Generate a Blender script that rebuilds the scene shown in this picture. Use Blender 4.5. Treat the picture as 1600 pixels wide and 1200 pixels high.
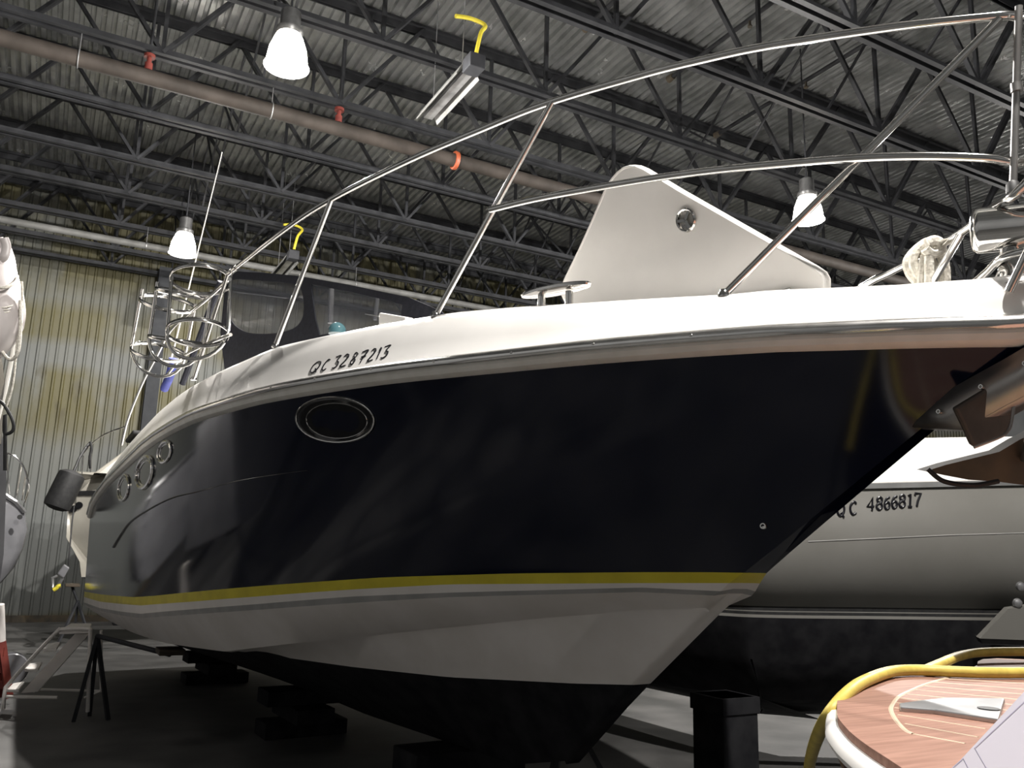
import bpy, math, random
import numpy as np
random.seed(4)
for o in list(bpy.data.objects): bpy.data.objects.remove(o)
SC = bpy.context.scene
COL = SC.collection

# ------------------------------------------------------------------ camera
F = 1313.0                      # focal length in pixels of a 1600 wide frame
YAW, PIT, ROL = 0.49625, 0.20515, 0.02801
EYE = np.array([0.0, 0.0, 1.6])
_f = np.array([math.sin(YAW)*math.cos(PIT), math.cos(YAW)*math.cos(PIT), math.sin(PIT)])
_r = np.array([math.cos(YAW), -math.sin(YAW), 0.0]); _u = np.cross(_r, _f)
CR = _r*math.cos(ROL) + _u*math.sin(ROL); CU = -_r*math.sin(ROL) + _u*math.cos(ROL); CF = _f
cd = bpy.data.cameras.new('camera'); cam = bpy.data.objects.new('camera', cd); COL.objects.link(cam)
cd.sensor_width = 36; cd.lens = F/1600*36; cd.clip_start = .05; cd.clip_end = 200
from mathutils import Matrix, Vector
cam.matrix_world = Matrix(((CR[0], CU[0], -CF[0], EYE[0]), (CR[1], CU[1], -CF[1], EYE[1]), (CR[2], CU[2], -CF[2], EYE[2]), (0, 0, 0, 1)))
SC.camera = cam
# ------------------------------------------------------------------ world, exposure
w = bpy.data.worlds.new('world'); SC.world = w; w.use_nodes = True
w.node_tree.nodes['Background'].inputs[0].default_value = (.7, .75, .8, 1)
w.node_tree.nodes['Background'].inputs[1].default_value = 0.0
SC.view_settings.view_transform = 'Standard'; SC.view_settings.look = 'None'
SC.view_settings.gamma = 1; SC.view_settings.use_curve_mapping = False
SC.view_settings.exposure = -0.2
LAMP_U = 220.0                  # share that also goes sideways and up
LAMP_E = 40.0                  # emission of the lamp glass
LAMP_P = 3000.0

# ------------------------------------------------------------------ measuring helpers
def ray(x, y): return CR*(x-800)/F - CU*(y-600)/F + CF
def onZ(x, y, z):
    r = ray(x, y); return EYE + r*((z-EYE[2])/r[2])
def onD(x, y, d): return EYE + ray(x, y)*d
def onY(x, y, Y):
    r = ray(x, y); return EYE + r*(Y/r[1])
# the big cruiser's own frame: s aft from the bow, w to starboard, z up
TH = math.radians(-3); BO = np.array([2.6, 1.4, 0])
BD = np.array([math.sin(TH), math.cos(TH), 0]); BN = np.array([-math.cos(TH), math.sin(TH), 0])
def P(s, w, z): return BO + BD*s + BN*w + np.array([0, 0, z])
def onW(x, y, w):
    r = ray(x, y); q = BO + BN*w; t = ((q-EYE)@BN)/(r@BN); return EYE + r*t
def bf(p): p = np.asarray(p); return float((p-BO)@BD), float((p-BO)@BN), float(p[2])
def plan(W, s0, L, p, a0=.05, taper=.02):
    def f(s):
        t = np.clip((s-s0)/L, 0, 1); return a0 + (W-a0)*(1-(1-t)**p) - taper*np.clip(s-s0-L, 0, 9)
    return f
def solve(px, f, s0, s1=12, side=1):
    s = np.linspace(s0, s1, 2500); ww = f(s)*side
    Q = BO[:2] + s[:, None]*BD[:2] + ww[:, None]*BN[:2]; az = np.arctan2(Q[:, 0], Q[:, 1]); out = []
    for x, y in px:
        r = ray(x, y); g = az - math.atan2(r[0], r[1]); i = np.where(g[:-1]*g[1:] < 0)[0]
        if len(i) == 0: continue
        i = i[0]; t = g[i]/(g[i]-g[i+1]); q = Q[i]*(1-t) + Q[i+1]*t; k = np.hypot(*q)/math.hypot(r[0], r[1])
        out.append((float(s[i]), float(EYE[2]+k*r[2])))
    return out
def tab(pts, extra=()):
    p = sorted(list(pts)+list(extra)); a = np.array([q[0] for q in p]); b = np.array([q[1] for q in p])
    def f(s): return float(np.interp(s, a, b))
    return f

# ------------------------------------------------------------------ materials
def mat(name, col, rough=.5, metal=0., spec=.5, coat=0., emit=None, est=0., trans=0., ior=1.45, alpha=1.):
    m = bpy.data.materials.new(name); m.use_nodes = True; b = m.node_tree.nodes['Principled BSDF']
    b.inputs['Base Color'].default_value = (*col, 1); b.inputs['Roughness'].default_value = rough
    b.inputs['Metallic'].default_value = metal; b.inputs['Specular IOR Level'].default_value = spec
    b.inputs['Coat Weight'].default_value = coat; b.inputs['Coat Roughness'].default_value = .04
    b.inputs['Transmission Weight'].default_value = trans; b.inputs['IOR'].default_value = ior
    if emit: b.inputs['Emission Color'].default_value = (*emit, 1); b.inputs['Emission Strength'].default_value = est
    return m
def noisy(m, c1, c2, scale=5, detail=6, lo=.35, hi=.65, rough=None, bump=0, stretch=None, coord='Object'):
    nt = m.node_tree; N = nt.nodes; L = nt.links; b = N['Principled BSDF']
    tc = N.new('ShaderNodeTexCoord'); mp = N.new('ShaderNodeMapping'); L.new(tc.outputs[coord], mp.inputs[0])
    if stretch: mp.inputs['Scale'].default_value = stretch
    n = N.new('ShaderNodeTexNoise'); n.inputs['Scale'].default_value = scale; n.inputs['Detail'].default_value = detail
    L.new(mp.outputs[0], n.inputs['Vector'])
    r = N.new('ShaderNodeValToRGB'); r.color_ramp.elements[0].position = lo; r.color_ramp.elements[1].position = hi
    r.color_ramp.elements[0].color = (*c1, 1); r.color_ramp.elements[1].color = (*c2, 1)
    L.new(n.outputs[0], r.inputs[0]); L.new(r.outputs[0], b.inputs['Base Color'])
    if bump:
        bp = N.new('ShaderNodeBump'); bp.inputs['Strength'].default_value = bump; bp.inputs['Distance'].default_value = .02
        L.new(n.outputs[0], bp.inputs['Height']); L.new(bp.outputs[0], b.inputs['Normal'])
    if rough:
        mr = N.new('ShaderNodeMapRange'); mr.inputs[3].default_value = rough[0]; mr.inputs[4].default_value = rough[1]
        L.new(n.outputs[0], mr.inputs[0]); L.new(mr.outputs[0], b.inputs['Roughness'])
    return m
M = {}
M['navy'] = mat('navy_gelcoat', (.003, .005, .016), .1, spec=.36)
M['white'] = noisy(mat('white_gelcoat', (.8, .78, .74), .3, coat=.2), (.78, .76, .73), (.84, .82, .79), 3)
M['white_low'] = noisy(mat('chalky_white_gelcoat', (.74, .7, .66), .4), (.70, .66, .62), (.77, .73, .7), 4)
M['yellow_stripe'] = noisy(mat('yellow_boot_stripe', (.6, .5, .02), .35), (.55, .46, .02), (.66, .56, .03), 6)
M['grey_stripe'] = noisy(mat('grey_stripe', (.3, .29, .28), .4), (.26, .26, .25), (.33, .32, .31), 8)
M['antifoul'] = noisy(mat('black_antifouling', (.012, .012, .014), .8, spec=.15), (.008, .008, .01), (.02, .02, .022), 7)
M['chrome'] = noisy(mat('polished_stainless', (.72, .71, .69), .09, 1), (.66, .65, .63), (.78, .77, .75), 9)
M['satin'] = noisy(mat('satin_stainless', (.8, .79, .77), .2, 1), (.74, .73, .71), (.84, .83, .81), 9, rough=(.15, .24))
M['rubwhite'] = noisy(mat('rub_rail_vinyl', (.8, .78, .72), .4), (.76, .74, .68), (.84, .82, .77), 10)
M['canvas'] = noisy(mat('navy_canvas', (.006, .007, .014), .8), (.005, .006, .012), (.012, .013, .022), 30, bump=.1)
M['steel'] = noisy(mat('dark_painted_steel', (.03, .031, .035), .6, spec=.3), (.02, .021, .024), (.038, .039, .043), 4)
M['column'] = noisy(mat('dark_column_paint', (.018, .02, .024), .7), (.014, .016, .02), (.024, .026, .03), 5)
M['galv'] = noisy(mat('galvanised_deck', (.45, .46, .46), .34, .6), (.33, .34, .34), (.52, .53, .53), 2.2, rough=(.17, .32))
M['rust_pipe'] = noisy(mat('brown_sprinkler_pipe', (.03, .024, .02), .7, spec=.25), (.022, .018, .015), (.04, .033, .028), 3)
M['concrete'] = noisy(mat('concrete_floor', (.1, .1, .1), .7), (.05, .05, .048), (.12, .117, .113), 1.6, detail=10, rough=(.5, .8), bump=.15)
M['cream'] = noisy(mat('cream_gelcoat', (.36, .34, .3), .25, coat=.3), (.33, .31, .27), (.4, .38, .33), 2)
M['greyhull'] = noisy(mat('grey_hull', (.17, .17, .18), .3, coat=.3), (.14, .14, .15), (.2, .2, .21), 3)
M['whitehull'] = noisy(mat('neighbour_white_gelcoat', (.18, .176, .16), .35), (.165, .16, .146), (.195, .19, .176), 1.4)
M['black'] = noisy(mat('black_rubber', (.012, .012, .013), .6), (.01, .01, .011), (.02, .02, .02), 20)
M['black_gloss'] = noisy(mat('black_glass', (.004, .004, .005), .06), (.004, .004, .005), (.007, .007, .008), 3)
M['rope'] = noisy(mat('white_rope', (.62, .59, .52), .8), (.45, .42, .36), (.7, .67, .6), 60, bump=.4)
M['teak'] = noisy(mat('teak_deck', (.26, .13, .09), .65, spec=.25), (.215, .11, .078), (.3, .165, .12), 6, stretch=(1, 12, 12))
M['mahogany'] = noisy(mat('mahogany', (.09, .03, .02), .25, coat=.5), (.07, .022, .016), (.12, .045, .03), 6, stretch=(1, 8, 8))
M['caulk'] = noisy(mat('cream_caulk', (.5, .38, .27), .5), (.45, .34, .24), (.56, .45, .33), 12)
M['paper'] = noisy(mat('paper_sheet', (.46, .44, .5), .7), (.45, .43, .485), (.49, .47, .52), 2)
M['ink'] = noisy(mat('thin_printed_line', (.35, .33, .42), .7), (.3, .28, .37), (.4, .38, .47), 9)
M['hose'] = noisy(mat('yellow_cable', (.6, .46, .09), .5), (.52, .4, .08), (.66, .52, .11), 25)
M['red'] = noisy(mat('red_paint', (.16, .03, .022), .55), (.12, .022, .018), (.2, .04, .028), 9)
M['orange'] = noisy(mat('orange_tape', (.3, .06, .025), .5), (.25, .05, .02), (.34, .08, .03), 9)
M['alu'] = noisy(mat('aluminium', (.42, .42, .43), .35, .8), (.32, .32, .33), (.55, .55, .56), 6)
M['galv_dark'] = noisy(mat('weathered_galvanised_anchor', (.1, .095, .09), .6, .4), (.06, .055, .05), (.13, .12, .11), 5)
M['rusty'] = noisy(mat('rusty_steel', (.085, .065, .045), .75), (.05, .045, .038), (.11, .085, .055), 5)
M['stainless_dull'] = noisy(mat('brushed_stainless', (.35, .34, .33), .35, .9), (.22, .21, .2), (.42, .41, .4), 4)
M['wood'] = noisy(mat('timber_block', (.07, .055, .04), .8), (.05, .04, .03), (.09, .07, .05), 5, stretch=(1, 1, 8))
M['letter'] = noisy(mat('black_vinyl_letter', (.008, .008, .012), .35), (.006, .006, .01), (.012, .012, .016), 9)
M['pvc'] = noisy(mat('inflatable_fabric', (.36, .33, .32), .4), (.33, .3, .29), (.4, .37, .36), 3)
M['housing'] = noisy(mat('lamp_housing', (.12, .12, .12), .4, .6), (.1, .1, .1), (.15, .15, .15), 9)
M['glass_on'] = mat('lit_lamp_glass', (.9, .9, .85), .3, emit=(1.0, .93, .82), est=LAMP_E)
M['blue'] = noisy(mat('blue_cover', (.03, .04, .2), .7), (.02, .03, .15), (.05, .06, .28), 6)
M['dome'] = noisy(mat('teal_glass', (.05, .12, .14), .08, coat=.5), (.03, .09, .11), (.08, .16, .18), 9)
M['yellow'] = noisy(mat('yellow_fitting', (.6, .5, .03), .5), (.55, .45, .03), (.65, .56, .05), 9)
M['heater'] = noisy(mat('heater_hood', (.12, .12, .115), .6), (.1, .1, .095), (.15, .15, .145), 4)
# clear vinyl: mostly see-through
m = bpy.data.materials.new('clear_vinyl'); m.use_nodes = True; nt = m.node_tree; b = nt.nodes['Principled BSDF']
b.inputs['Base Color'].default_value = (.08, .085, .1, 1); b.inputs['Roughness'].default_value = .12; b.inputs['Alpha'].default_value = .5
nz = nt.nodes.new('ShaderNodeTexNoise'); nz.inputs['Scale'].default_value = 3
bp = nt.nodes.new('ShaderNodeBump'); bp.inputs['Strength'].default_value = .25; nt.links.new(nz.outputs[0], bp.inputs['Height']); nt.links.new(bp.outputs[0], b.inputs['Normal'])
M['vinyl'] = m
# stained wall
m = mat('stained_metal_wall', (.4, .4, .37), .55); nt = m.node_tree; N = nt.nodes; L = nt.links; b = N['Principled BSDF']
tc = N.new('ShaderNodeTexCoord')
def wnoise(sc, stretch, lo, hi, det=8):
    mp = N.new('ShaderNodeMapping'); mp.inputs['Scale'].default_value = stretch; L.new(tc.outputs['Object'], mp.inputs[0])
    n = N.new('ShaderNodeTexNoise'); n.inputs['Scale'].default_value = sc; n.inputs['Detail'].default_value = det; L.new(mp.outputs[0], n.inputs['Vector'])
    r = N.new('ShaderNodeMapRange'); r.inputs[1].default_value = lo; r.inputs[2].default_value = hi; L.new(n.outputs[0], r.inputs[0]); return r.outputs[0]
sep = N.new('ShaderNodeSeparateXYZ'); L.new(tc.outputs['Object'], sep.inputs[0])
band = N.new('ShaderNodeValToRGB'); cr = band.color_ramp           # how much stain at each height (object z / 9)
zs = [(0, .25), (.012, .9), (.03, .08), (.25, .0), (.40, .2), (.45, .8), (.50, 1), (.59, .95), (.625, .15), (.665, .15), (.70, .85), (.76, .9), (.80, .3), (.86, .85), (1, .8)]
while len(cr.elements) < len(zs): cr.elements.new(.5)
for e, (p_, v_) in zip(cr.elements, zs): e.position = p_; e.color = (v_, v_, v_, 1)
zz = N.new('ShaderNodeMath'); zz.operation = 'DIVIDE'; L.new(sep.outputs[2], zz.inputs[0]); zz.inputs[1].default_value = 9.0
wob = N.new('ShaderNodeMath'); wob.operation = 'MULTIPLY_ADD'; L.new(wnoise(.5, (1, 1, .6), 0, 1), wob.inputs[0]); wob.inputs[1].default_value = .10; wob.inputs[2].default_value = -.05
ad = N.new('ShaderNodeMath'); ad.operation = 'ADD'; L.new(zz.outputs[0], ad.inputs[0]); L.new(wob.outputs[0], ad.inputs[1]); L.new(ad.outputs[0], band.inputs[0])
mu = N.new('ShaderNodeMath'); mu.operation = 'MULTIPLY'; L.new(band.outputs[0], mu.inputs[0]); L.new(wnoise(1.2, (1, 1, .5), .28, .52), mu.inputs[1])
mx = N.new('ShaderNodeMix'); mx.data_type = 'RGBA'; L.new(mu.outputs[0], mx.inputs[0]); mx.inputs[6].default_value = (.145, .152, .146, 1); mx.inputs[7].default_value = (.098, .086, .03, 1)
mu2 = N.new('ShaderNodeMath'); mu2.operation = 'MULTIPLY'; L.new(wnoise(2.2, (1, 1, .35), .62, .72), mu2.inputs[0]); L.new(band.outputs[0], mu2.inputs[1])
mx2 = N.new('ShaderNodeMix'); mx2.data_type = 'RGBA'; L.new(mu2.outputs[0], mx2.inputs[0]); L.new(mx.outputs[2], mx2.inputs[6]); mx2.inputs[7].default_value = (.05, .04, .012, 1)
L.new(mx2.outputs[2], b.inputs['Base Color']); M['wall'] = m
M['darkwall'] = noisy(mat('dark_metal_wall', (.16, .165, .17), .6), (.13, .135, .14), (.2, .205, .21), .6)

# ------------------------------------------------------------------ mesh builder
class MB:
    def __init__(s): s.v = []; s.f = []
    def add(s, vs, fs):
        k = len(s.v); s.v += [tuple(float(c) for c in v) for v in vs]; s.f += [tuple(i+k for i in f) for f in fs]; return s
    def box(s, c, d, ax=None):
        c = np.array(c, float); X, Y, Z = (np.eye(3) if ax is None else ax); d = np.array(d, float)/2
        vs = [c + X*d[0]*a + Y*d[1]*b_ + Z*d[2]*e for a in (-1, 1) for b_ in (-1, 1) for e in (-1, 1)]
        return s.add(vs, [(0, 1, 3, 2), (4, 6, 7, 5), (0, 4, 5, 1), (2, 3, 7, 6), (0, 2, 6, 4), (1, 5, 7, 3)])
    def bar(s, a, b_, w_, h_, up=(0, 0, 1)):
        a = np.array(a, float); b_ = np.array(b_, float); d = b_-a; l = np.linalg.norm(d); d /= l
        up = np.array(up, float)
        if abs(d@up) > .98: up = np.array((0, 1., 0))
        x = np.cross(d, up); x /= np.linalg.norm(x); z = np.cross(x, d); return s.box((a+b_)/2, (w_, l, h_), (x, d, z))
    def tube(s, pts, r, n=10, closed=False, flat=1.0):
        pts = [np.array(p, float) for p in pts]; m_ = len(pts)
        rr = r if hasattr(r, '__len__') else [r]*m_
        T = []
        for i in range(m_):
            a = pts[(i-1) % m_] if (closed or i > 0) else pts[i]; b_ = pts[(i+1) % m_] if (closed or i < m_-1) else pts[i]
            t = b_-a; T.append(t/(np.linalg.norm(t)+1e-12))
        up = np.array((0, 0, 1.)) if abs(T[0][2]) < .9 else np.array((0, 1., 0))
        x = np.cross(T[0], up); x /= np.linalg.norm(x); vs = []
        for i in range(m_):
            x = x - T[i]*(x@T[i]); x /= np.linalg.norm(x)+1e-12; y = np.cross(T[i], x)
            for k in range(n):
                a = 2*math.pi*k/n; vs.append(pts[i] + (x*math.cos(a) + y*math.sin(a)*flat)*rr[i])
        fs = []
        for i in range(m_ if closed else m_-1):
            j = (i+1) % m_
            for k in range(n): fs.append((i*n+k, i*n+(k+1) % n, j*n+(k+1) % n, j*n+k))
        if not closed: fs += [tuple(range(n))[::-1], tuple((m_-1)*n+k for k in range(n))]
        return s.add(vs, fs)
    def strip(s, rows, close_u=False):
        k = len(rows[0]); vs = [p for r in rows for p in r]; fs = []
        for i in range(len(rows)-1):
            for j in range(k-1): fs.append((i*k+j, i*k+j+1, (i+1)*k+j+1, (i+1)*k+j))
            if close_u: fs.append((i*k+k-1, i*k, (i+1)*k, (i+1)*k+k-1))
        return s.add(vs, fs)
    def lathe(s, c, ax, prof, n=24):
        c = np.array(c, float); ax = np.array(ax, float); ax /= np.linalg.norm(ax)
        u = np.cross(ax, (0, 0, 1.) if abs(ax[2]) < .9 else (1., 0, 0)); u /= np.linalg.norm(u); v_ = np.cross(ax, u)
        rows = [[c + ax*h + (u*math.cos(2*math.pi*k/n)+v_*math.sin(2*math.pi*k/n))*max(r_, 1e-4) for k in range(n)] for h, r_ in prof]
        k0 = len(s.v); s.strip(rows, True); m_ = len(rows)
        s.f += [tuple(k0+i for i in range(n))[::-1], tuple(k0+(m_-1)*n+i for i in range(n))]; return s
    def plate(s, poly, nrm, th):
        nrm = np.array(nrm, float); nrm /= np.linalg.norm(nrm); a = [np.array(p, float)+nrm*th/2 for p in poly]; b_ = [np.array(p, float)-nrm*th/2 for p in poly]; n = len(poly)
        return s.add(a+b_, [tuple(range(n)), tuple(range(2*n-1, n-1, -1))] + [(i, i+n, (i+1) % n+n, (i+1) % n) for i in range(n)])
    def build(s, name, m_, parent=None, smooth=True, bevel=0, sub=0, solid=0):
        me = bpy.data.meshes.new(name); me.from_pydata(s.v, [], s.f); me.update()
        import bmesh
        bm = bmesh.new(); bm.from_mesh(me)
        bmesh.ops.remove_doubles(bm, verts=bm.verts, dist=1e-5)
        bmesh.ops.recalc_face_normals(bm, faces=bm.faces); bm.to_mesh(me); bm.free()
        o = bpy.data.objects.new(name, me); COL.objects.link(o); me.materials.append(M[m_] if isinstance(m_, str) else m_)
        if smooth:
            for p_ in me.polygons: p_.use_smooth = True
            md = o.modifiers.new('edges', 'EDGE_SPLIT'); md.split_angle = math.radians(38)
        if solid: md = o.modifiers.new('solid', 'SOLIDIFY'); md.thickness = solid; md.offset = 0
        if bevel: md = o.modifiers.new('bevel', 'BEVEL'); md.width = bevel; md.segments = 2; md.limit_method = 'ANGLE'
        if parent is not None:
            o.parent = parent; bpy.context.view_layer.update() if False else None
            o.matrix_parent_inverse = Matrix.Translation(parent.location).inverted() if parent.type == 'EMPTY' else Matrix.Identity(4)
        return o
def thing(name, label, cat, loc=(0, 0, 0), group=None):
    o = bpy.data.objects.new(name, None); COL.objects.link(o); o.location = tuple(float(c) for c in loc); o.empty_display_size = .2
    o['label'] = label; o['category'] = cat
    if group: o['group'] = group
    return o
def tag(o, label, cat, group=None):
    o['label'] = label; o['category'] = cat
    if group: o['group'] = group
    return o
def struct(o): o['kind'] = 'structure'; return o
def sm(pts, n=8):                      # smooth (Catmull-Rom) curve through points
    pts = [np.array(p, float) for p in pts]; out = []
    for i in range(len(pts)-1):
        p0 = pts[max(i-1, 0)]; p1 = pts[i]; p2 = pts[i+1]; p3 = pts[min(i+2, len(pts)-1)]
        for k in range(n):
            t = k/n; out.append(.5*((2*p1) + (p2-p0)*t + (2*p0-5*p1+4*p2-p3)*t*t + (3*p1-p0-3*p2+p3)*t**3))
    out.append(pts[-1]); return out

# ------------------------------------------------------------------ the hall
X0, X1, Y0, Y1, ZR = -9.0, 33.0, -8.0, 21.3, 9.72
struct(MB().box(((X0+X1)/2, (Y0+Y1)/2, -.1), (X1-X0, Y1-Y0, .2)).build('floor', 'concrete', smooth=False))
def ribs(a, b_, period, depth, flat):
    out = []; x = a
    while x < b_:
        out += [(x, 0), (x+flat, 0), (x+flat+period*.12, depth), (x+period*.88, depth)]; x += period
    return out
pr = ribs(X0, X1, .152, .06, .05)
def deck_rows(y): return [(x, y, ZR+(.06-d)) for x, d in pr]
struct(MB().strip([deck_rows(Y0), deck_rows(Y1)]).build('ceiling', 'galv', smooth=False, solid=.004))
pw = ribs(X0, X1, .19, .03, .03)
struct(MB().strip([[(x, Y1-.05+d, 0) for x, d in pw], [(x, Y1-.05+d, ZR+.03) for x, d in pw]]).build('wall_far', 'wall', smooth=False, solid=.004))
struct(MB().box((X0-.05, (Y0+Y1)/2, ZR/2), (.1, Y1-Y0, ZR)).build('wall_left', 'darkwall', smooth=False))
struct(MB().box((X1+.05, (Y0+Y1)/2, ZR/2), (.1, Y1-Y0, ZR)).build('wall_right', 'darkwall', smooth=False))
struct(MB().box(((X0+X1)/2, Y0-.05, ZR/2), (X1-X0, .1, ZR)).build('wall_behind', 'darkwall', smooth=False))
struct(MB().box(((X0+X1)/2, Y1-.11, .07), (X1-X0, .06, .14)).build('baseboard_far', 'rusty', smooth=False))

# roof trusses: lower chord at 8.0, upper chord under the deck, panels of 2.42
PX = .6; PS = 2.42; ZB = 8.0; ZT = ZR-.08
rows_y = [4.45, 6.05, 7.6, 9.3, 11.05, 12.84, 14.6, 16.2, 17.9, 19.5, 20.8]
def web_mesh():
    res = {}
    b1 = MB(); b1.bar((0, -.035, 0), (PS/2, -.035, ZT-ZB), .045, .06, (0, 1, 0)); b1.bar((0, .035, 0), (PS/2, .035, ZT-ZB), .045, .06, (0, 1, 0)); res['a'] = b1
    b2 = MB(); b2.bar((0, 0, 0), (-PS/2, 0, ZT-ZB), .05, .06, (0, 1, 0)); res['b'] = b2
    b3 = MB(); b3.bar((0, 0, 0), (0, 0, ZT-ZB), .05, .05, (0, 1, 0)); res['c'] = b3
    return res
wm = web_mesh(); proto = {k: v.build('web_member', 'steel', smooth=False) for k, v in wm.items()}
for o in proto.values(): COL.objects.unlink(o)
where = ['nearest of the row, mostly above the top edge of the photo', 'crossing the top right corner of the photo', 'second bottom chord from the top right corner, above the bow rail',
         'fourth bottom chord from the top right corner', 'just in front of the brown pipe, over the first big lamp',
         'first one behind the thick brown pipe', 'second one behind the thick brown pipe', 'third one behind the thick brown pipe',
         'with the pale wall pipe just behind it', 'second to last before the stained wall', 'last one, close against the stained wall']
for yk, wh in zip(rows_y, where):
    t = thing('roof_truss', 'dark steel roof truss, '+wh, 'roof truss', (X0+.5, yk, ZB), 'roof trusses under the metal deck')
    xa, xb_ = X0+.5, X1-.5; c1 = MB()
    for dy in (-.05, .05):
        c1.bar((xa, yk+dy, ZB), (xb_, yk+dy, ZB), .012, .1); c1.bar((xa, yk+dy*1.35, ZB-.045), (xb_, yk+dy*1.35, ZB-.045), .07, .012)
    c1.build('bottom_chord', 'steel', t, smooth=False)
    c2 = MB(); c2.bar((xa, yk, ZT), (xb_, yk, ZT), .17, .014); c2.bar((xa, yk-.03, ZT-.06), (xb_, yk-.03, ZT-.06), .012, .12); c2.bar((xa, yk+.03, ZT-.06), (xb_, yk+.03, ZT-.06), .012, .12)
    c2.bar((xa, yk, ZT+.03), (xb_, yk, ZT+.03), .12, .05)
    c2.build('top_chord', 'steel', t, smooth=False)
    k0 = int(math.floor((max(X0+1.6, -7)-PX)/PS)); k1 = int((X1-1.6-PX)/PS)
    for k in range(k0, k1+1):
        for q in 'abc':
            o = proto[q].copy(); COL.objects.link(o); o.parent = t; o.location = (PX+k*PS-(X0+.5), 0, 0)

# cross bridging between the trusses
def bridging(X, label):
    t = thing('bridging_line', label, 'bracing', (X, 6, ZB), 'bridging between the roof trusses')
    for a, b_ in zip(rows_y[:-1], rows_y[1:]):
        m1 = MB(); m1.bar((X, a, ZB+.05), (X, b_, ZT-.12), .03, .03); m1.build('brace', 'steel', t, smooth=False)
        m2 = MB(); m2.bar((X+.05, a, ZT-.12), (X+.05, b_, ZB+.05), .03, .03); m2.build('brace', 'steel', t, smooth=False)
bridging(1.85, 'crossed steel bridging bars between trusses, left line, over the far lamp')
bridging(9.1, 'crossed steel bridging bars between trusses, line over the middle of the boat')
bridging(16.4, 'crossed steel bridging bars between trusses, right line, over the anchor end')

# pipes
def hangers(par, xs, y, z, top, r):
    for x in xs:
        h = MB(); h.tube([(x, y, top), (x, y, z+r)], .006, 6); h.tube([(x, y+math.cos(a)*(r+.01), z+math.sin(a)*(r+.01)) for a in np.linspace(0, 2*math.pi, 17)[:-1]], .008, 6, True); h.build('pipe_hanger', 'alu', par)
py = 1.838*6.0
t = thing('sprinkler_main_pipe', 'thick brown steel pipe running under the roof trusses above the boat', 'pipe', (0, py, 7.6))
MB().tube([(X0+.3, py, 7.6), (X1-.3, py, 7.6)], .105, 20).build('pipe', 'rust_pipe', t)
hangers(t, (-.35, 2.05, 8.6, 10.2), py, 7.6, ZB, .105)
o = MB().tube([(4.85, py+math.cos(a)*.125, 7.6+math.sin(a)*.125) for a in np.linspace(0, 2*math.pi, 17)[:-1]], .022, 8, True)
o.tube([(4.88, py+math.cos(a)*.125, 7.6+math.sin(a)*.125) for a in np.linspace(0, 2*math.pi, 17)[:-1]], .018, 8, True)
tag(o.build('orange_strap', 'orange'), 'orange strap wrapped around the thick brown roof pipe', 'strap')
for x, lab in ((.45, 'dark red pipe valve on top of brown roof pipe, near the left edge'), (3.0, 'dark red pipe valve on top of brown roof pipe, right of the big lamp')):
    t2 = thing('pipe_valve', lab, 'valve', (x, py, 7.72), 'valves on the brown pipe')
    MB().lathe((x, py, 7.7), (0, 0, 1), [(0, .05), (.1, .05), (.1, .03), (.18, .03), (.18, .07), (.22, .07)], 12).build('valve_body', 'red', t2)
    MB().tube([(x, py, 7.9), (x, py, 8.9)], .02, 8).build('riser', 'steel', t2)
wy = 17.75
t = thing('wall_pipe', 'pale straight pipe under the trusses near the stained wall, behind the far lamp', 'pipe', (0, wy, 7.6))
MB().tube([(X0+.3, wy, 7.6), (14, wy, 7.6)], .07, 14).build('pipe', 'heater', t); hangers(t, (-1.7, 1.1, 5.5), wy, 7.6, ZB, .07)
for X, ya, yb_, lab in ((6.1, 4.6, 9.2, 'thin dark branch pipe under the roof deck, leftmost of three'), (8.0, 6.2, 9.6, 'thin dark branch pipe under the roof deck, middle of three'), (9.9, 6.6, 10.6, 'thin dark branch pipe under the roof deck, rightmost of three')):
    t = thing('branch_pipe', lab, 'pipe', (X, ya, 9.3), 'branch pipes under the roof deck')
    MB().tube([(X, ya, 9.3), (X, yb_, 9.3)], .035, 10).build('pipe', 'steel', t)
    MB().lathe((X, yb_, 9.3), (0, 1, 0), [(0, .05), (.12, .06), (.14, .03)], 12).build('end_cap', 'rusty', t)
    MB().lathe((X, (ya+yb_)/2, 9.27), (0, 0, -1), [(0, .02), (.08, .02), (.08, .035), (.1, .035)], 10).build('sprinkler_head', 'rusty', t)

# column
t = thing('steel_column', 'dark steel H column in front of the stained wall', 'column', (2.55, 20.2, 0))
cx, cy = onY(238, 600, 20.3)[0], 20.3; t.location = (cx, cy, 0)
q = MB(); q.box((cx, cy-.12, 4), (.28, .02, 8)); q.box((cx, cy+.12, 4), (.28, .02, 8)); q.box((cx, cy, 4), (.02, .24, 8)); q.build('column_shaft', 'column', t, smooth=False)
MB().box((cx, cy, .015), (.45, .45, .03)).build('base_plate', 'steel', t, smooth=False)

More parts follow.
